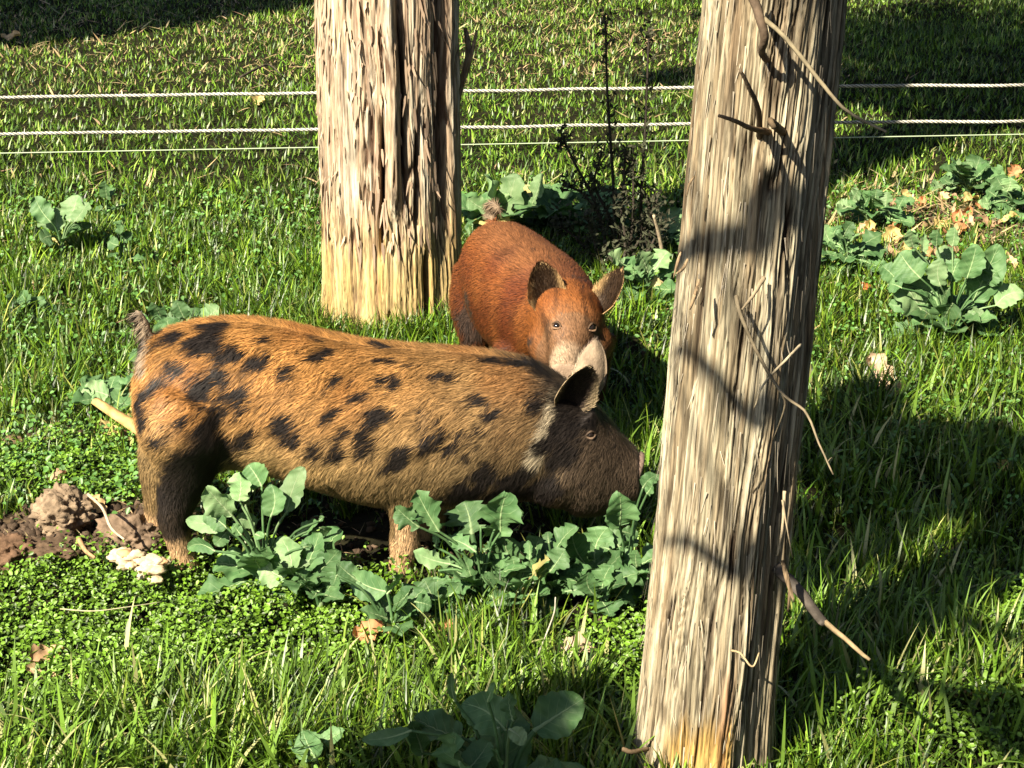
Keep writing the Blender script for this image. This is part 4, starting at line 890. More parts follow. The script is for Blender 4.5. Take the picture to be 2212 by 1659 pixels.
plant('collard_plant', 'big blue green collard plant at the right, fullest of them all', 'plant', (2050, 730), hs(zr, .3466, [
    ((760, 840), (630, 680), 220), ((800, 1110), (620, 830), 260, dict(lobes=.2, mat='leafpale')), ((800, 1115), (870, 940), 190, pale), ((965, 740), (870, 650), 110, pale), ((885, 890), (890, 720), 130, pale), ((1050, 840), (1110, 630), 150),
    ((1090, 980), (1250, 650), 210, dict(lobes=.05)), ((1230, 1010), (1400, 920), 150, pale), ((1060, 1120), (1150, 1040), 110, pale), ((720, 650), (700, 545), 90, pale), ((860, 640), (860, 540), 90), ((960, 640), (970, 520), 90, pale),
    ((780, 700), (790, 560), 60, pale), ((950, 860), (1000, 720), 140), ((960, 1000), (880, 1150), 190), ((940, 900), (880, 1000), 110), ((620, 860), (520, 760), 130), ((640, 900), (560, 870), 110), ((1180, 880), (1230, 800), 120), ((1090, 820), (1060, 700), 110), ((720, 1000), (560, 1000), 90),
    ((1230, 1080), (1160, 1130), 90)]), 7, .13, 9, 'leaf', .12)
plant('collard_plant', 'crinkled collard plant right of the leaning trunk, in front of the dark shade', 'plant', (1880, 500), hs(zr, .3466, [
    ((330, 400), (235, 380), 90, pale), ((340, 350), (370, 290), 100, pale), ((400, 400), (440, 300), 110), ((430, 420), (470, 460), 90, pale), ((540, 400), (550, 300), 100, pale), ((560, 420), (570, 480), 80, pale), ((480, 350), (490, 280), 80), ((630, 400), (720, 340), 90), ((620, 410), (660, 330), 80),
    ((300, 400), (240, 430), 80, pale)]), 4, .10, 10, 'leaf', .2)
plant('collard_plant', 'ragged collard plant hard against the leaning trunk\'s right side', 'plant', (1830, 580), hs(zr, .3466, [
    ((210, 640), (150, 500), 100, pale), ((280, 580), (340, 490), 90), ((300, 640), (370, 560), 90, pale), ((330, 680), (340, 620), 70), ((220, 560), (260, 510), 70), ((400, 700), (440, 720), 60, pale), ((410, 860), (360, 830), 70), ((430, 890), (460, 860), 60)]), 5, .10, 11, 'leaf', .2)
plant('collard_plant', 'upright collard plant beyond the dead leaves, farthest at the right', 'plant', (2090, 430), hs(zr, .3466, [
    ((1000, 200), (990, 90), 50, pale), ((1040, 180), (1070, 110), 60, pale), ((900, 260), (820, 270), 70, pale), ((960, 250), (900, 210), 70), ((1050, 230), (1130, 230), 70, pale), ((1030, 290), (1050, 330), 70, pale), ((970, 260), (930, 290), 60, pale)]), 6, .10, 12, 'leaf', .25)
plant('collard_plant', 'collard plant cut by the right edge of the picture, above the dry stalks', 'plant', (2190, 470), hs(zr, .3466, [
    ((1300, 300), (1310, 210), 110, pale), ((1230, 330), (1170, 290), 90), ((1200, 380), (1130, 370), 80, pale), ((1330, 340), (1400, 300), 100), ((1340, 400), (1400, 440), 90), ((1260, 400), (1180, 420), 80), ((1300, 330), (1380, 260), 90)]), 6, .10, 13, 'leaf', .2)
plant('collard_plant', 'pale collard plant among the grass at the left, far from the pigs', 'plant', (135, 560), [
    ((125, 500), (120, 448), 45, pale), ((150, 480), (165, 420), 55, pale), ((160, 480), (190, 435), 45, pale), ((110, 480), (75, 425), 45), ((175, 480), (180, 500), 40), ((120, 490), (85, 480), 45, pale), ((110, 510), (90, 520), 40)], 1, .07, 14, 'leaf', .12)
plant('collard_plant', 'small collard seedling in the left grass, right of the pale one', 'plant', (265, 590), [((262, 510), (262, 478), 32), ((270, 520), (285, 505), 28), ((255, 530), (235, 520), 30)], 1, .06, 15)
plant('collard_plant', 'tiny blue leaved collard on its own near the lower rope, left', 'plant', (232, 470), [((232, 430), (228, 392), 30), ((238, 425), (245, 405), 20)], 1, .06, 19)
plant('collard_plant', 'collard with a limp pale leaf at the spotted pig\'s rump', 'plant', (240, 900), [((235, 855), (175, 845), 50, pale), ((235, 870), (215, 840), 45, pale), ((250, 880), (270, 830), 45), ((270, 870), (295, 840), 35), ((250, 890), (240, 905), 40)], 5, .08, 20)
plant('collard_plant', 'collard tuft just above the spotted pig\'s tail', 'plant', (380, 800), [((345, 735), (395, 690), 40), ((380, 700), (450, 675), 40), ((350, 690), (330, 655), 40), ((400, 690), (380, 650), 40), ((440, 690), (470, 665), 45, pale), ((320, 700), (300, 680), 30)], 3, .09, 21, Yoff=.35)
plant('collard_plant', 'bushy dark collard half hidden between the ragged collard and the one below the jaw', 'plant', (1125, 1310), [((1110, 1230), (1090, 1150), 75), ((1140, 1230), (1165, 1160), 70), ((1130, 1260), (1210, 1190), 70), ((1100, 1260), (1060, 1200), 70)], 5, .09, 35, 'leaf', .22)
plant('collard_plant', 'bushy dark collard half hidden left of the upright round leaf', 'plant', (1275, 1300), [((1265, 1220), (1235, 1150), 70), ((1285, 1220), (1310, 1140), 75), ((1290, 1250), (1345, 1190), 65), ((1250, 1260), (1200, 1230), 60)], 5, .09, 36, 'leaf', .22)
plant('collard_plant', 'lower pale leafed collard right of the spotted pig\'s hind hoof, beside the upright pale one', 'plant', (650, 1300), [((630, 1240), (600, 1160), 70, pale), ((660, 1230), (690, 1150), 65), ((670, 1250), (730, 1190), 55), ((620, 1250), (560, 1210), 60, pale)], 4, .085, 37, 'leaf', .12)
plant('ragged_weed', 'ragged low green plant filling the gap between the two collards under the pig\'s chest', 'plant', (1120, 1345), [((1110, 1290), (1080, 1240), 60), ((1130, 1300), (1150, 1240), 55)], 7, .07, 31, 'leaf', .35)
plant('ragged_weed', 'ragged low green plant at the foot of the upright round leaf, nearest the leaning trunk', 'plant', (1290, 1345), [((1290, 1290), (1270, 1240), 50), ((1300, 1280), (1320, 1220), 50)], 6, .065, 32, 'leaf', .35)
plant('ragged_weed', 'ragged low green plant right of the front hoof, in front of the dark collard', 'plant', (945, 1365), [((940, 1300), (915, 1250), 60), ((960, 1310), (990, 1260), 50)], 6, .065, 33, 'leaf', .35)
plant('ragged_weed', 'ragged low green plant between the pale leafy collard and the drooping veined leaf', 'plant', (690, 1330), [((690, 1280), (660, 1250), 40), ((700, 1290), (730, 1240), 45)], 4, .06, 34, 'leaf', .3)
plant('collard_plant', 'low broad leaves in the left grass below the pale collard', 'plant', (60, 690), [((60, 660), (40, 630), 35), ((80, 670), (85, 640), 35), ((40, 680), (10, 670), 35), ((100, 690), (125, 680), 35)], 2, .06, 23)

# ------------------------------------------------------------------ clods, lumps, sticks
def ico(sub=4):
    t_ = (1 + 5 ** .5) / 2
    V = np.array([(-1, t_, 0), (1, t_, 0), (-1, -t_, 0), (1, -t_, 0), (0, -1, t_), (0, 1, t_), (0, -1, -t_), (0, 1, -t_), (t_, 0, -1), (t_, 0, 1), (-t_, 0, -1), (-t_, 0, 1)], float)
    Fc = [(0, 11, 5), (0, 5, 1), (0, 1, 7), (0, 7, 10), (0, 10, 11), (1, 5, 9), (5, 11, 4), (11, 10, 2), (10, 7, 6), (7, 1, 8), (3, 9, 4), (3, 4, 2), (3, 2, 6), (3, 6, 8), (3, 8, 9), (4, 9, 5), (2, 4, 11), (6, 2, 10), (8, 6, 7), (9, 8, 1)]
    V = list(nrm(V))
    for _ in range(sub):
        nf = []; mc = {}
        def mid(a, b_):
            k = (min(a, b_), max(a, b_))
            if k not in mc: V.append(nrm(V[a] + V[b_])); mc[k] = len(V) - 1
            return mc[k]
        for a, b_, c in Fc:
            x, y, z = mid(a, b_), mid(b_, c), mid(c, a); nf += [(a, x, z), (b_, y, x), (c, z, y), (x, y, z)]
        Fc = nf
    return np.array(V), np.array(Fc)
IV, IF = ico(4)
def clod(name, label, cat, uv, size, col, seed, lift=.5, amp=.35, mat='soil'):
    G = gpt(*uv); z = float(HT(*G)); V = IV.copy()
    d = 1 + amp * noise(V[:, 0] * 1.5, V[:, 1] * 1.5, V[:, 2] * 1.5, seed) + amp * .5 * noise(V[:, 0] * 4, V[:, 1] * 4, V[:, 2] * 4, seed + 1) + amp * .42 * noise(V[:, 0] * 10, V[:, 1] * 10, V[:, 2] * 10, seed + 2) + amp * .25 * noise(V[:, 0] * 24, V[:, 1] * 24, V[:, 2] * 24, seed + 3)
    V = V * d[:, None] * np.array(size) / 2; n_ = noise(IV[:, 0] * 6, IV[:, 1] * 6, IV[:, 2] * 6, seed + 4)
    o = mesh(name, V, IF, M[mat], None, np.array(col) * (1 + .35 * n_[:, None])); o.location = (G[0], G[1], z + size[2] * lift * .5); tag(o, label, cat); return o
clod('soil_clod', 'biggest dry brown soil clod, with a sunlit flat face, left of the hind legs', 'soil clod', (135, 1150), (.15, .13, .12), (.22, .16, .105), 1, .7)
clod('soil_clod', 'soil clod with roots and straw touching the spotted pig\'s hind leg', 'soil clod', (285, 1190), (.14, .12, .09), (.15, .105, .07), 2, .6)
clod('soil_clod', 'reddish brown soil clod cut by the left edge of the picture', 'soil clod', (22, 1230), (.14, .12, .09), (.11, .066, .04), 3, .5)
clod('soil_clod', 'dark soil clod wedged below the biggest one', 'soil clod', (130, 1225), (.14, .12, .07), (.09, .06, .038), 4, .4)
clod('soil_clod', 'small crumbled soil clod between the clods at the dark hollow', 'soil clod', (205, 1215), (.08, .07, .05), (.08, .055, .035), 5, .5)
clod('soil_clod', 'flat low soil clod at the left edge above the chickweed', 'soil clod', (60, 965), (.16, .08, .03), (.17, .11, .07), 6, .4)
lum = MB(); G = gpt(305, 1262); rl = np.random.default_rng(4)
for k in range(46):
    V = IV[:162] if False else IV; c = np.array([rl.normal(0, .036), rl.normal(0, .02), 0]); c[1] -= .35 * c[0]; s_ = rl.uniform(.009, .019)
sub2V, sub2F = ico(2)
for k in range(70):
    c = np.array([rl.uniform(-.058, .058), 0, 0]); c[1] = -.45 * c[0] + rl.normal(0, .015); c[2] = max(0, .028 - abs(c[1] + .45 * c[0]) * .7) + rl.normal(0, .003)
    s_ = rl.uniform(.007, .015); V = sub2V * s_ * (1 + .3 * noise(sub2V[:, 0] * 3, sub2V[:, 1] * 3, sub2V[:, 2] * 3, k)[:, None]) * [1.2, 1, .7]
    lum.add(V + c, sub2F, np.array([.56, .45, .29]) * rl.uniform(.75, 1.12) * ([1, .75, .6] if k % 9 == 0 else [1, 1, 1]))
o = lum.build('pale_lump', M['dry'], None); o.location = (G[0], G[1], float(HT(*G)) + .058); tag(o, 'cream coloured crumbly lump lying on the chickweed by the hind hoof', 'lump')
def stick(name, label, cat, pts, r0, r1, col, mat='twig', sides=8):
    P = curve_pts(pts, 18); V, f = tube_arrays(P, np.linspace(r0, r1, 18), sides, rough=.3, seed=9)
    o = mesh(name, V, f, M[mat], None, np.array(col) * (.8 + .4 * rng.random((len(V), 1)))); tag(o, label, cat); return o
stick('cabbage_stalk', 'thick yellow tan split stalk leaning at the spotted pig\'s rump', 'stalk', D((205, 868, 3.98), (250, 898, 3.93), (300, 930, 3.88), (330, 950, 3.86)), .010, .016, (.52, .34, .13), 'dry')
stick('root', 'bare pale root arching over the dark hollow between clods', 'root', D((190, 1068, 3.85), (222, 1098, 3.80), (240, 1140, 3.74), (268, 1165, 3.68)), .004, .0025, (.40, .31, .22))
stick('root', 'short brown root sticking up in front of the dark hollow', 'root', D((170, 1165, 3.72), (185, 1190, 3.68), (205, 1205, 3.66)), .006, .003, (.33, .2, .1))
stick('fallen_twig', 'thin dry stem lying across the chickweed at the left', 'stem', D((130, 1315, 3.52), (200, 1320, 3.50), (270, 1312, 3.51), (350, 1300, 3.55)), .0016, .001, (.36, .34, .2))
stick('fallen_twig', 'dark bent stick on the turf above the top rope', 'stick', [np.array([*gpt(520, 190), .05]), np.array([*gpt(560, 178), .07]), np.array([*gpt(585, 172), .07]), np.array([*gpt(610, 182), .04])], .006, .003, (.05, .04, .03))
stick('fallen_twig', 'pale dead stem leaning over the foreground grass right of the broad leaves', 'stem', D((1130, 1500, 3.25), (1160, 1420, 3.28), (1195, 1330, 3.30), (1200, 1290, 3.32)), .0018, .0012, (.36, .33, .26))
stick('fallen_twig', 'upright pale stem behind the collards beside the leaning trunk', 'stem', D((1430, 540, 5.9), (1422, 500, 5.88), (1412, 465, 5.86)), .007, .005, (.38, .3, .2))

# dead leaves
def dleaf(label, uv, L, W, ang, col, seed, tilt=.4, curl=.5, hz=.03):
    G = gpt(*uv); z = float(HT(*G)) + hz; r = np.random.default_rng(seed); NL, NC = 12, 9
    tt = np.linspace(0, 1, NL); xx = np.linspace(-1, 1, NC); Tt, Xx = np.meshgrid(tt, xx, indexing='ij')
    pr_ = np.maximum(np.sin(np.pi * Tt ** .8) ** .7, .06) * (1 + .28 * np.sin(Tt * 24 + np.sign(Xx) * 2 + seed) * np.abs(Xx) ** 2)
    x = (Tt - .5) * L; y = Xx * W / 2 * pr_; zz = curl * W * (.5 * Xx ** 2) + .1 * L * np.sin(Tt * 7 + seed) * (.4 + np.abs(Xx)) + .03 * L * noise(Tt * 9, Xx * 5, 0, seed)
    R_ = Vector((0, 0, 1)); P = np.stack([x, y, zz], -1).reshape(-1, 3); ca, sa = math.cos(ang), math.sin(ang)
    P = P @ np.array([[ca, sa, 0], [-sa, ca, 0], [0, 0, 1]]); ct, st_ = math.cos(tilt), math.sin(tilt); P = P @ np.array([[1, 0, 0], [0, ct, st_], [0, -st_, ct]])
    i = np.arange(NL - 1)[:, None]; j = np.arange(NC - 1)[None]; Fq = np.stack([i * NC + j, i * NC + j + 1, (i + 1) * NC + j + 1, (i + 1) * NC + j], -1).reshape(-1, 4)
    rib = (np.abs(Xx) < .1).reshape(-1, 1); c = np.array(col) * (1 + .25 * noise(Tt * 8, Xx * 4, 0, seed + 1).reshape(-1, 1)); c = c * (1 - .25 * rib)
    o = mesh('dead_leaf', P, Fq, M['dry'], None, c); o.location = (G[0], G[1], z); tag(o, label, 'dead leaf', 'dead leaves lying on the grass'); return o
TN, OR, YE, BR = (.50, .36, .20), (.46, .22, .10), (.52, .40, .16), (.20, .11, .06)
for args in [('flat orange brown leaf standing up behind the big blue green collard', (2085, 490), .10, .055, 1.3, OR, 1, .9), ('orange leaf lying under the upright orange one', (2060, 520), .09, .06, .2, OR, 2, .3),
             ('yellow tan curled leaf among the collards right of the trunk', (1925, 525), .08, .06, 1.2, YE, 3, .7), ('tan leaf under the crinkled collard', (1870, 515), .09, .05, .3, TN, 4, .4),
             ('pink tan crumpled leaf left of the big blue green collard', (1890, 570), .08, .05, .9, (.42, .27, .2), 5, .5), ('small rust orange leaf on the sunlit grass right of the trunk', (1868, 635), .035, .03, .3, (.42, .14, .05), 6, .8),
             ('large pale fan shaped dry leaf on the right hand grass', (1905, 830), .13, .07, -1.0, (.60, .44, .30), 7, .7), ('tan leaf piece at the lower end of the fan shaped one', (1925, 870), .07, .04, .2, TN, 8, .4),
             ('orange brown leaf in the grass left of the yellow collard leaf', (800, 1400), .07, .05, .3, OR, 9, .5), ('tan curled leaf below the veined collard leaf', (850, 1395), .07, .04, -.2, TN, 10, .5),
             ('rusty curled leaf right of the yellow collard leaf', (965, 1400), .06, .035, 1.2, OR, 11, .7), ('yellow leaf at the foot of the split stalk', (235, 965), .07, .05, .1, YE, 12, .5),
             ('small yellow leaf just under the split stalk', (275, 940), .04, .03, .4, YE, 13, .6), ('brown rotted leaf below the split stalk', (290, 975), .06, .05, .4, BR, 14, .4),
             ('pinkish dry leaf on top of the clods', (125, 1050), .05, .03, .5, (.45, .28, .18), 15, .6), ('pale dry leaf in front of the leaning trunk\'s shade', (1240, 1445), .09, .05, .1, (.48, .35, .24), 16, .4),
             ('orange leaf bit left of the leaning trunk', (1390, 1290), .05, .03, .1, OR, 17, .5), ('cream leaf in the turf between the ropes', (560, 235), .07, .05, .9, YE, 18, .9),
             ('brown litter leaf in the left foreground chickweed', (105, 1440), .07, .05, .5, (.38, .24, .13), 19, .4), ('tan strip of leaf on the left foreground grass', (95, 1475), .07, .025, -.3, TN, 20, .5),
             ('tan leaf scrap in the grass near the left edge above the wire', (25, 90), .10, .06, .2, TN, 21, .4), ('yellow cream leaf beside the red pig\'s ear', (1410, 655), .10, .07, .1, (.52, .42, .22), 22, .6),
             ('orange tan leaf at the far right corner plants', (2190, 385), .07, .05, 1.0, OR, 23, .8), ('yellow tan leaf low in the shade at the right edge', (2165, 1030), .035, .03, 1.0, YE, 24, .8),
             ('narrow tan leaf behind the clod by the hind leg', (215, 1105), .06, .03, -.8, (.5, .34, .16), 25, .7)]:
    dleaf(*args)

ORD = ['leftmost', 'second from the left', 'third from the left', 'fourth from the left', 'middle', 'fourth from the right', 'third from the right', 'second from the right', 'rightmost']
for k in range(27):                       # litter between the right hand collards: three rows of nine
    row, cl_ = divmod(k, 9); u_ = 1885 + 36 * cl_ + rng.uniform(-11, 11); v_ = (455, 505, 556)[row] + rng.uniform(-14, 14)
    dleaf(['tan', 'brown', 'straw coloured', 'dull orange'][(k * 5 + row) % 4] + ' curled scrap, ' + ORD[cl_] + ' in the ' + ['far', 'middle', 'near'][row] + ' row of litter', (u_, v_), rng.uniform(.04, .09), rng.uniform(.025, .05), rng.uniform(0, 6),
          [TN, (.3, .19, .11), YE, OR][(k * 5 + row) % 4], 200 + k, rng.uniform(.1, .9), .6)
# dead weeds
def weed(label, uv, stems, seed, tuft=True):
    G = gpt(*uv); o = empty('dead_weed', (G[0], G[1], float(HT(*G))), label, 'weed'); r = np.random.default_rng(seed)
    for pts in stems:
        mb = MB(); P = curve_pts([unproj(u, v, G[1] + d) for u, v, d in pts], 30); V, f = tube_arrays(P, np.linspace(.0065, .0035, 30), 5); mb.add(V, f, (.05, .04, .03))
        for k in range(34):
            i = r.integers(5, 29); c = P[i]; d = nrm(r.normal(size=3) * [1, 1, .4] + [0, 0, .7]); L = r.uniform(.02, .07)
            V, f = tube_arrays([c, c + d * L * .6, c + d * L], [.0016, .0012, .0008], 4); mb.add(V, f, (.045, .04, .028))
            for q in range(3):
                e = c + d * L * r.uniform(.4, 1) + r.normal(0, .006, 3); a = nrm(r.normal(size=3)) * .013; b_ = nrm(r.normal(size=3)) * .006
                mb.add([e - a, e + b_, e + a, e - b_], [[0, 1, 2, 3]], (.05, .055, .03))
        for k in range(30):
            e = P[-1] + r.normal(0, 1, 3) * [.012, .012, .03]; a = nrm(r.normal(size=3)) * .012; b_ = nrm(r.normal(size=3)) * .006; mb.add([e - a, e + b_, e + a, e - b_], [[0, 1, 2, 3]], (.05, .05, .03))
        mb.build('stem', M['twig'], o)
weed('tall dark dead weed stalk crossing both ropes, left of the taller bushy one', (1330, 560), [[(1330, 560, 0), (1325, 400, 0), (1312, 200, 0), (1308, 45, 0)]], 1)
weed('tall dark dead weed with a bushy tip, nearest the leaning trunk', (1390, 570), [[(1390, 570, 0), (1385, 440, 0), (1395, 250, 0), (1402, 60, 0)], [(1400, 570, .02), (1405, 480, 0), (1395, 420, 0), (1350, 370, 0)]], 2)
weed('bushy dark dead weed spreading behind the red pig', (1320, 580), [[(1320, 580, 0), (1290, 450, 0), (1240, 350, 0), (1212, 290, 0)], [(1330, 580, 0), (1345, 440, 0), (1350, 320, 0)], [(1310, 580, 0), (1300, 480, 0), (1260, 420, 0), (1220, 400, 0)],
                                                                        [(1335, 580, 0), (1365, 500, 0), (1368, 340, 0)], [(1330, 580, 0), (1320, 480, 0), (1285, 400, 0), (1300, 330, 0)], [(1340, 580, 0), (1380, 520, 0), (1420, 430, 0)], [(1300, 580, 0), (1250, 520, 0), (1200, 480, 0)], [(1350, 580, -.1), (1400, 540, -.1), (1430, 480, -.1)], [(1320, 600, -.15), (1290, 540, -.1), (1270, 470, -.1)], [(1345, 600, -.15), (1350, 520, -.1), (1340, 440, -.1)]], 3)

# ------------------------------------------------------------------ grass and ground cover
def blades(name, x, y, L, W, az, phi0, phi1, col, S=3, label=None, cat='grass', mat='grass', zoff=0.0):
    n = len(x); z = HT(x, y) - .008 + zoff
    V = np.zeros((n, 2 * S + 1, 3)); p = np.stack([x, y, z], -1); sd = np.stack([-np.sin(az), np.cos(az), np.zeros(n)], -1); hd = np.stack([np.cos(az), np.sin(az), np.zeros(n)], -1)
    cols = np.zeros((n, 2 * S + 1, 3))
    tw = rng.uniform(-.9, .9, n)
    for k in range(S + 1):
        q = k / S; wk = W * (1 - q ** 2.0) * (.75 + .5 * min(q * 3, 1)) / 2
        a = tw * q; s2 = sd * np.cos(a)[:, None] + hd * np.sin(a)[:, None]
        f = .62 + .5 * q
        if k < S:
            V[:, 2 * k] = p - s2 * wk[:, None]; V[:, 2 * k + 1] = p + s2 * wk[:, None]; cols[:, 2 * k] = cols[:, 2 * k + 1] = col
            ph = phi0 + phi1 * (q + .5 / S); ph = np.clip(ph, -.2, 2.6)
            p = p + (hd * np.sin(ph)[:, None] + np.array([0, 0, 1.0]) * np.cos(ph)[:, None]) * (L / S)[:, None]
        else: V[:, 2 * S] = p; cols[:, 2 * S] = col
    V[..., 2] = np.maximum(V[..., 2], (z + .004)[:, None] - .01)
    Fb = []
    for k in range(S - 1): Fb += [[2 * k, 2 * k + 1, 2 * k + 3], [2 * k, 2 * k + 3, 2 * k + 2]]
    Fb.append([2 * S - 2, 2 * S - 1, 2 * S]); m_ = 2 * S + 1
    Fc = (np.arange(n)[:, None, None] * m_ + np.array(Fb)[None]).reshape(-1, 3)
    o = mesh(name, V.reshape(-1, 3), Fc, M[mat], None, cols.reshape(-1, 3)); tag(o, label, cat, None, 'stuff'); return o
def hw(y): return .30 * y + .35
def scatter(n, y0, y1, pw=1.0):
    y = y0 + (y1 - y0) * rng.random(n * 2) ** pw; x = rng.uniform(-1, 1, n * 2) * hw(y1)
    k = np.abs(x) < hw(y); x, y = x[k][:n], y[k][:n]
    for c, r in TREES:
        kk = (x - c[0]) ** 2 + (y - c[1]) ** 2 > (r * .97) ** 2; x, y = x[kk], y[kk]
    return x, y
def chick_mask(x, y):
    m = 1.3 * blob(x, y, 150, 1340, .5, .30) + 1.2 * blob(x, y, 470, 1340, .35, .22) + 1.0 * blob(x, y, 120, 1000, .35, .16) + .9 * blob(x, y, 250, 1030, .2, .15) + 1.1 * blob(x, y, 2190, 1330, .22, .16) + .8 * blob(x, y, 1330, 1420, .15, .2) + .7 * blob(x, y, 1220, 1460, .2, .08) \
        + .7 * blob(x, y, 820, 1440, .35, .09) + .7 * blob(x, y, 100, 1500, .3, .15) + .5 * blob(x, y, 2050, 720, .5, .25) + .5 * blob(x, y, 60, 760, .3, .4) + .4 * blob(x, y, 2100, 900, .4, .3) + .7 * blob(x, y, 2150, 1600, .3, .12)
    return np.clip(m + .25 * fbm(x * 4, y * 4, 0, 61), 0, 1)
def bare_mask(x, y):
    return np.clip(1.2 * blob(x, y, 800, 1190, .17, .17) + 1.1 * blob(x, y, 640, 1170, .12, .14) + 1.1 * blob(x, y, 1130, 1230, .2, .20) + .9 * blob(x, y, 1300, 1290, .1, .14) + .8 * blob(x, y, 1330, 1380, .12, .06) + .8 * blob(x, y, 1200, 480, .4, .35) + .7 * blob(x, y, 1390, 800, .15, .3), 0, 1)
def dry_mask(x, y):
    m = 1.1 * blob(x, y, 1180, 95, .9, 1.1) + .7 * blob(x, y, 1400, 110, .5, 1.0) + .8 * blob(x, y, 190, 60, .8, 1.0) + .6 * blob(x, y, 560, 60, .8, 1.6) + .6 * blob(x, y, 60, 160, .4, .7) + .5 * blob(x, y, 620, 130, .5, 1.0) + .35 * blob(x, y, 1000, 60, .5, 1)
    return np.clip(m * (1.0 + 1.3 * fbm(x * 3, y * 1.6, 0, 71)), 0, 1)
def tufts(x, y, dens, sg):
    """draw blades towards tuft centres; returns x, y, outward azimuth, tuft id random 0..1"""
    n = len(x); nt_ = max(10, int(n / dens)); cx, cy = x[:nt_].copy(), y[:nt_].copy()
    cell = .16; key = {}
    ix, iy = np.floor(cx / cell).astype(int), np.floor(cy / cell).astype(int)
    for k_ in range(nt_): key.setdefault((ix[k_], iy[k_]), []).append(k_)
    ax_, ay_ = np.floor(x / cell).astype(int), np.floor(y / cell).astype(int)
    pick = np.full(n, -1); rr = rng.random(n)
    for k_ in range(n):
        l = key.get((ax_[k_], ay_[k_]))
        if l: pick[k_] = l[int(rr[k_] * len(l))]
    ok = (pick >= 0) & (rng.random(n) < .75)
    g = rng.normal(0, sg, (n, 2)); x2 = np.where(ok, cx[pick] + g[:, 0], x); y2 = np.where(ok, cy[pick] + g[:, 1], y)
    az = np.where(ok, np.arctan2(g[:, 1], g[:, 0]) + rng.normal(0, .5, n), rng.uniform(0, 6.28, n))
    for c_, r_ in TREES:
        bad = (x2 - c_[0]) ** 2 + (y2 - c_[1]) ** 2 < (r_ * .97) ** 2; x2 = np.where(bad, x, x2); y2 = np.where(bad, y, y2)
    tid = np.where(ok, ((pick * 7919) % 1000) / 1000.0, .5)
    return x2, y2, az, tid
def gcolour(n, x, y, bright=1.0):
    k = rng.random(n); c = np.zeros((n, 3))
    c[:] = np.array([.080, .170, .009]); c[k > .32] = np.array([.135, .245, .014]); c[k > .60] = np.array([.035, .085, .008]); c[k > .78] = np.array([.20, .30, .028]); c[k > .93] = np.array([.30, .32, .08])
    pt = noise(x * 2.5, y * 2.0, 0, 15)[:, None]; c = c * (1 + .3 * pt) * (.3 + 1.0 * rng.random((n, 1)) ** 1.4)
    return c * bright * .86
# far turf
x, y = scatter(165000, 6.1, 13.5, .85); k = rng.random(len(x)) < sstep(6.1, 7.3, y) + .25; x, y = x[k], y[k]; d = dry_mask(x, y); n = len(x)
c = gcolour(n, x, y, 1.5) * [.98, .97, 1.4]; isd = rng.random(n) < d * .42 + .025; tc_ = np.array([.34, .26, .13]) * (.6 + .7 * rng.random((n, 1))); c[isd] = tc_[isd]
cl = .5 + .5 * noise(x * 3.2, y * 2.2, 0, 33)
L = rng.uniform(.025, .06, n) * (.75 + .6 * cl) * (1.5 - .5 * sstep(6.4, 8, y)); ph0 = rng.uniform(0, .8, n); ph0[isd] += .6
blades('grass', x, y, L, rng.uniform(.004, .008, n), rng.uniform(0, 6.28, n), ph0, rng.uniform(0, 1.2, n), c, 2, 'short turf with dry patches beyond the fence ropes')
# middle
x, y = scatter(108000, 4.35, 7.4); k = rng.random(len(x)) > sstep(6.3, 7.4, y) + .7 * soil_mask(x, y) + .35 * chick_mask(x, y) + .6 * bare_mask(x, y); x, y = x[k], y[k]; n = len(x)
x, y, az, tid = tufts(x, y, 24, .022); c = gcolour(n, x, y) * (.6 + .8 * tid)[:, None]; cl = .5 + .5 * noise(x * 4, y * 3, 0, 35)
far = sstep(5.6, 6.8, y)
L = rng.uniform(.05, .13, n) * (.35 + .6 * cl + .55 * tid) * (1 - .35 * far)
blades('grass', x, y, L, rng.uniform(.003, .0065, n), az, rng.uniform(0, .6, n), rng.uniform(.0, 1.3, n), c, 3, 'thick green grass around the trees and behind the pigs')
# foreground
x, y = scatter(56000, 2.55, 4.45); soil = soil_mask(x, y); ck = chick_mask(x, y)
tall = 1.0 * blob(x, y, 400, 1620, .9, .2) + .9 * blob(x, y, 1080, 1430, .16, .12) + .8 * blob(x, y, 1900, 1350, .35, .3) + .9 * blob(x, y, 900, 1560, .4, .15) + .6 * blob(x, y, 1400, 1020, .1, .4) + .7 * blob(x, y, 1330, 1200, .08, .1) + .6 * blob(x, y, 1900, 900, .4, .4) + .5 * blob(x, y, 50, 860, .3, .2)
tall = np.clip(tall, 0, 1)
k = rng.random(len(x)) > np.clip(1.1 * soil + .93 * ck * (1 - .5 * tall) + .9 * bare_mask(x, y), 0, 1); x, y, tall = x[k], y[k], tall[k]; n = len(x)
x, y, az, tid = tufts(x, y, 26, .018); c = gcolour(n, x, y, 1.05) * (.6 + .8 * tid)[:, None]; cl = .5 + .5 * noise(x * 7, y * 6, 0, 36)
L = rng.uniform(.035, .085, n) * (.35 + .6 * cl + .6 * tid) * (1 + .9 * tall)
blades('grass', x, y, L, rng.uniform(.0024, .0058, n), az, rng.uniform(0, .5, n), rng.uniform(.0, 1.25, n), c, 4, 'green grass in the foreground around the collards')
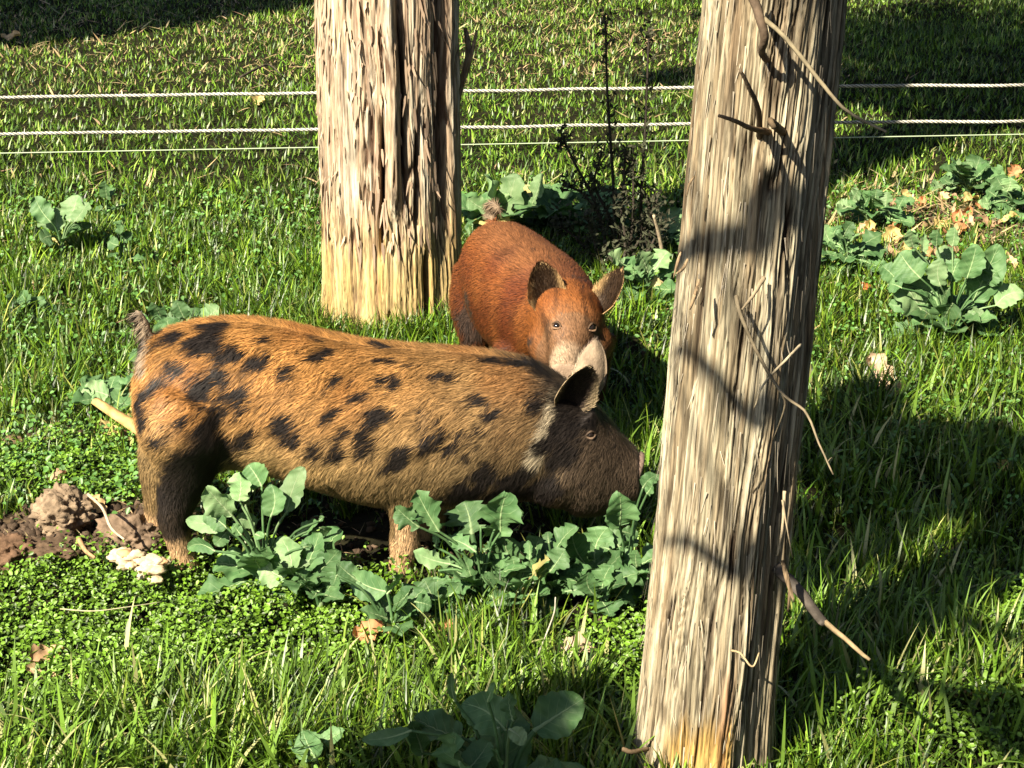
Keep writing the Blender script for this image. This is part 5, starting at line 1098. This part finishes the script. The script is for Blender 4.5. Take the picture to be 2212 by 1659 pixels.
# long pale blades standing out
x, y = scatter(17000, 2.55, 4.9); tl = 1.2 * blob(x, y, 420, 1620, .9, .17) + 1.1 * blob(x, y, 1060, 1440, .15, .10) + 1.0 * blob(x, y, 1900, 1400, .3, .3) + 1.0 * blob(x, y, 930, 1580, .35, .12) + .8 * blob(x, y, 1340, 1180, .10, .12) + .5 * blob(x, y, 1900, 1000, .4, .35) + .25 * blob(x, y, 120, 600, .5, 1.0) + .5 * blob(x, y, 1350, 980, .12, .3)
k = rng.random(len(x)) < tl; x, y = x[k], y[k]; n = len(x)
c = np.array([.14, .25, .03]) * (.35 + .9 * rng.random((n, 1))); kk = rng.random(n) < .13; c[kk] = np.array([.36, .36, .15]) * (.7 + .5 * rng.random((kk.sum(), 1)))
blades('grass', x, y, rng.uniform(.08, .17, n), rng.uniform(.004, .0105, n), rng.normal(1.2, 1.6, n), rng.uniform(0, .4, n), rng.uniform(.1, 1.8, n) ** 1.3, c, 6, 'long broad pale grass blades standing above the turf')
# tufts at the feet of the trees
th = rng.uniform(math.pi * .95, math.pi * 2.05, 1500); x = TR_REAR[0][0] + np.cos(th) * (.235 + .05 * rng.random(1500)); y = TR_REAR[0][1] + np.sin(th) * (.235 + .05 * rng.random(1500)); n = 1500
blades('grass', x, y, rng.uniform(.05, .15, n), rng.uniform(.003, .006, n), rng.uniform(0, 6.28, n), rng.uniform(0, .3, n), rng.uniform(.2, 1.5, n), gcolour(n, x, y), 4, 'tuft of grass growing round the foot of the thick trunk')

def leaflets(name, x, y, hgt, size, col, tilt, label, cat):
    n = len(x); z = HT(x, y) + hgt
    nn = nrm(np.stack([rng.normal(-.15, tilt, n), rng.normal(-.25, tilt, n), np.ones(n)], -1)); a = rng.normal(size=(n, 3)); a = nrm(a - nn * (a * nn).sum(1, keepdims=True)); b_ = np.cross(nn, a)
    c = np.stack([x, y, z], -1); s = size[:, None]
    pts = [c - a * s * .5, c - a * s * .15 + b_ * s * .36 + nn * s * .12, c + a * s * .25 + b_ * s * .3 + nn * s * .1, c + a * s * .58 - nn * s * .1, c + a * s * .25 - b_ * s * .3 + nn * s * .1, c - a * s * .15 - b_ * s * .36 + nn * s * .12]
    V = np.stack(pts, 1).reshape(-1, 3); F3 = (np.arange(n)[:, None, None] * 6 + np.array([[0, 1, 5], [1, 2, 4], [1, 4, 5], [2, 3, 4]])[None]).reshape(-1, 3)
    # fold along the midrib instead of a flat plate
    F3 = (np.arange(n)[:, None, None] * 6 + np.array([[0, 1, 3], [1, 2, 3], [0, 3, 5], [3, 4, 5]])[None]).reshape(-1, 3)
    o = mesh(name, V, F3, M['chick'], None, np.repeat(col, 6, 0), smooth=False); tag(o, label, cat, None, 'stuff'); return o
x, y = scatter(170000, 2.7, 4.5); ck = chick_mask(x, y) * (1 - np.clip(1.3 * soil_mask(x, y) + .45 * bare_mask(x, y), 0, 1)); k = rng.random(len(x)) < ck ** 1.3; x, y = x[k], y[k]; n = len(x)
mound = .032 + .030 * noise(x * 6, y * 6, 0, 81) + .024 * noise(x * 17, y * 17, 0, 82)
hh = mound * rng.random(n) ** .6 * 1.35
c = np.array([.12, .235, .015]) * (.22 + 1.05 * rng.random((n, 1)) ** 1.3); kk = rng.random(n) < .25; c[kk] = np.array([.17, .30, .04]) * (.7 + .5 * rng.random((kk.sum(), 1)))
leaflets('chickweed', x, y, hh, rng.uniform(.007, .0135, n), c, .55, 'carpet of small round leaved chickweed in the foreground', 'chickweed')
x, y = scatter(52000, 4.0, 7.0); ck = chick_mask(x, y) * .8 + .18; k = rng.random(len(x)) < ck; x, y = x[k], y[k]; n = len(x)
leaflets('clover', x, y, .015 + .05 * rng.random(n), rng.uniform(.009, .018, n), np.array([.085, .19, .04]) * (.6 + .8 * rng.random((n, 1))), .5, 'small round weeds scattered through the grass behind the pigs', 'weeds')
# straw litter
def litter(n0, y0, y1, maskf, label, Lr, Wr, hz=.02):
    x, y = scatter(n0, y0, y1); k = rng.random(len(x)) < maskf(x, y); x, y = x[k], y[k]; n = len(x)
    c = np.array([.46, .34, .18]) * (.5 + .75 * rng.random((n, 1))) * (1 + rng.normal(0, .06, (n, 3)))
    blades('straw_litter', x, y, rng.uniform(*Lr, n), rng.uniform(*Wr, n), rng.uniform(0, 6.28, n), rng.uniform(1.0, 1.55, n), rng.uniform(-.3, .6, n), c, 3, label, 'straw', 'straw', hz)
litter(3600, 7, 13, lambda x, y: dry_mask(x, y) * .6 + .01, 'pale dry straw patches on the far turf', (.04, .12), (.005, .011), .03)
litter(9500, 5.2, 7.4, lambda x, y: np.clip(1.0 * blob(x, y, 2010, 480, .5, .42) + 1.0 * blob(x, y, 2160, 480, .4, .35) + .04, 0, 1), 'dry stalks and leaf litter between the collards at the right', (.04, .12), (.004, .012), .02)
litter(5000, 3.2, 4.6, lambda x, y: np.clip(.9 * blob(x, y, 290, 1100, .14, .10) + .7 * blob(x, y, 100, 1450, .1, .06) + .5 * blob(x, y, 1920, 860, .18, .16) + .3 * soil_mask(x, y) + .25 * bare_mask(x, y) + .02, 0, 1), 'dry root and straw bits by the soil clods', (.02, .06), (.0015, .0035), .012)
# loose soil crumbs
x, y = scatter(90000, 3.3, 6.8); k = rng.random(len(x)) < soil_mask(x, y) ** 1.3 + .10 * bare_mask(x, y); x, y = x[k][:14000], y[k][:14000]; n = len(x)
s3V, s3F = ico(0); sz = rng.uniform(.003, .013, n); V = s3V[None] * sz[:, None, None] * (1 + rng.uniform(-.35, .35, (n, 12, 1))) + np.stack([x, y, HT(x, y) + sz * .3], -1)[:, None]
Fc = (np.arange(n)[:, None, None] * 12 + s3F[None]).reshape(-1, 3)
o = mesh('soil_crumbs', V.reshape(-1, 3), Fc, M['soil'], None, np.repeat(np.array([.075, .052, .035]) * (.5 + .9 * rng.random((n, 1))), 12, 0), smooth=False); tag(o, 'loose brown crumbs of soil round the clods', 'soil', None, 'stuff')
print('TRIS', sum(len(o.data.loop_triangles) or sum(len(p.vertices) - 2 for p in []) or len(o.data.polygons) for o in sc.objects if o.type == 'MESH'))
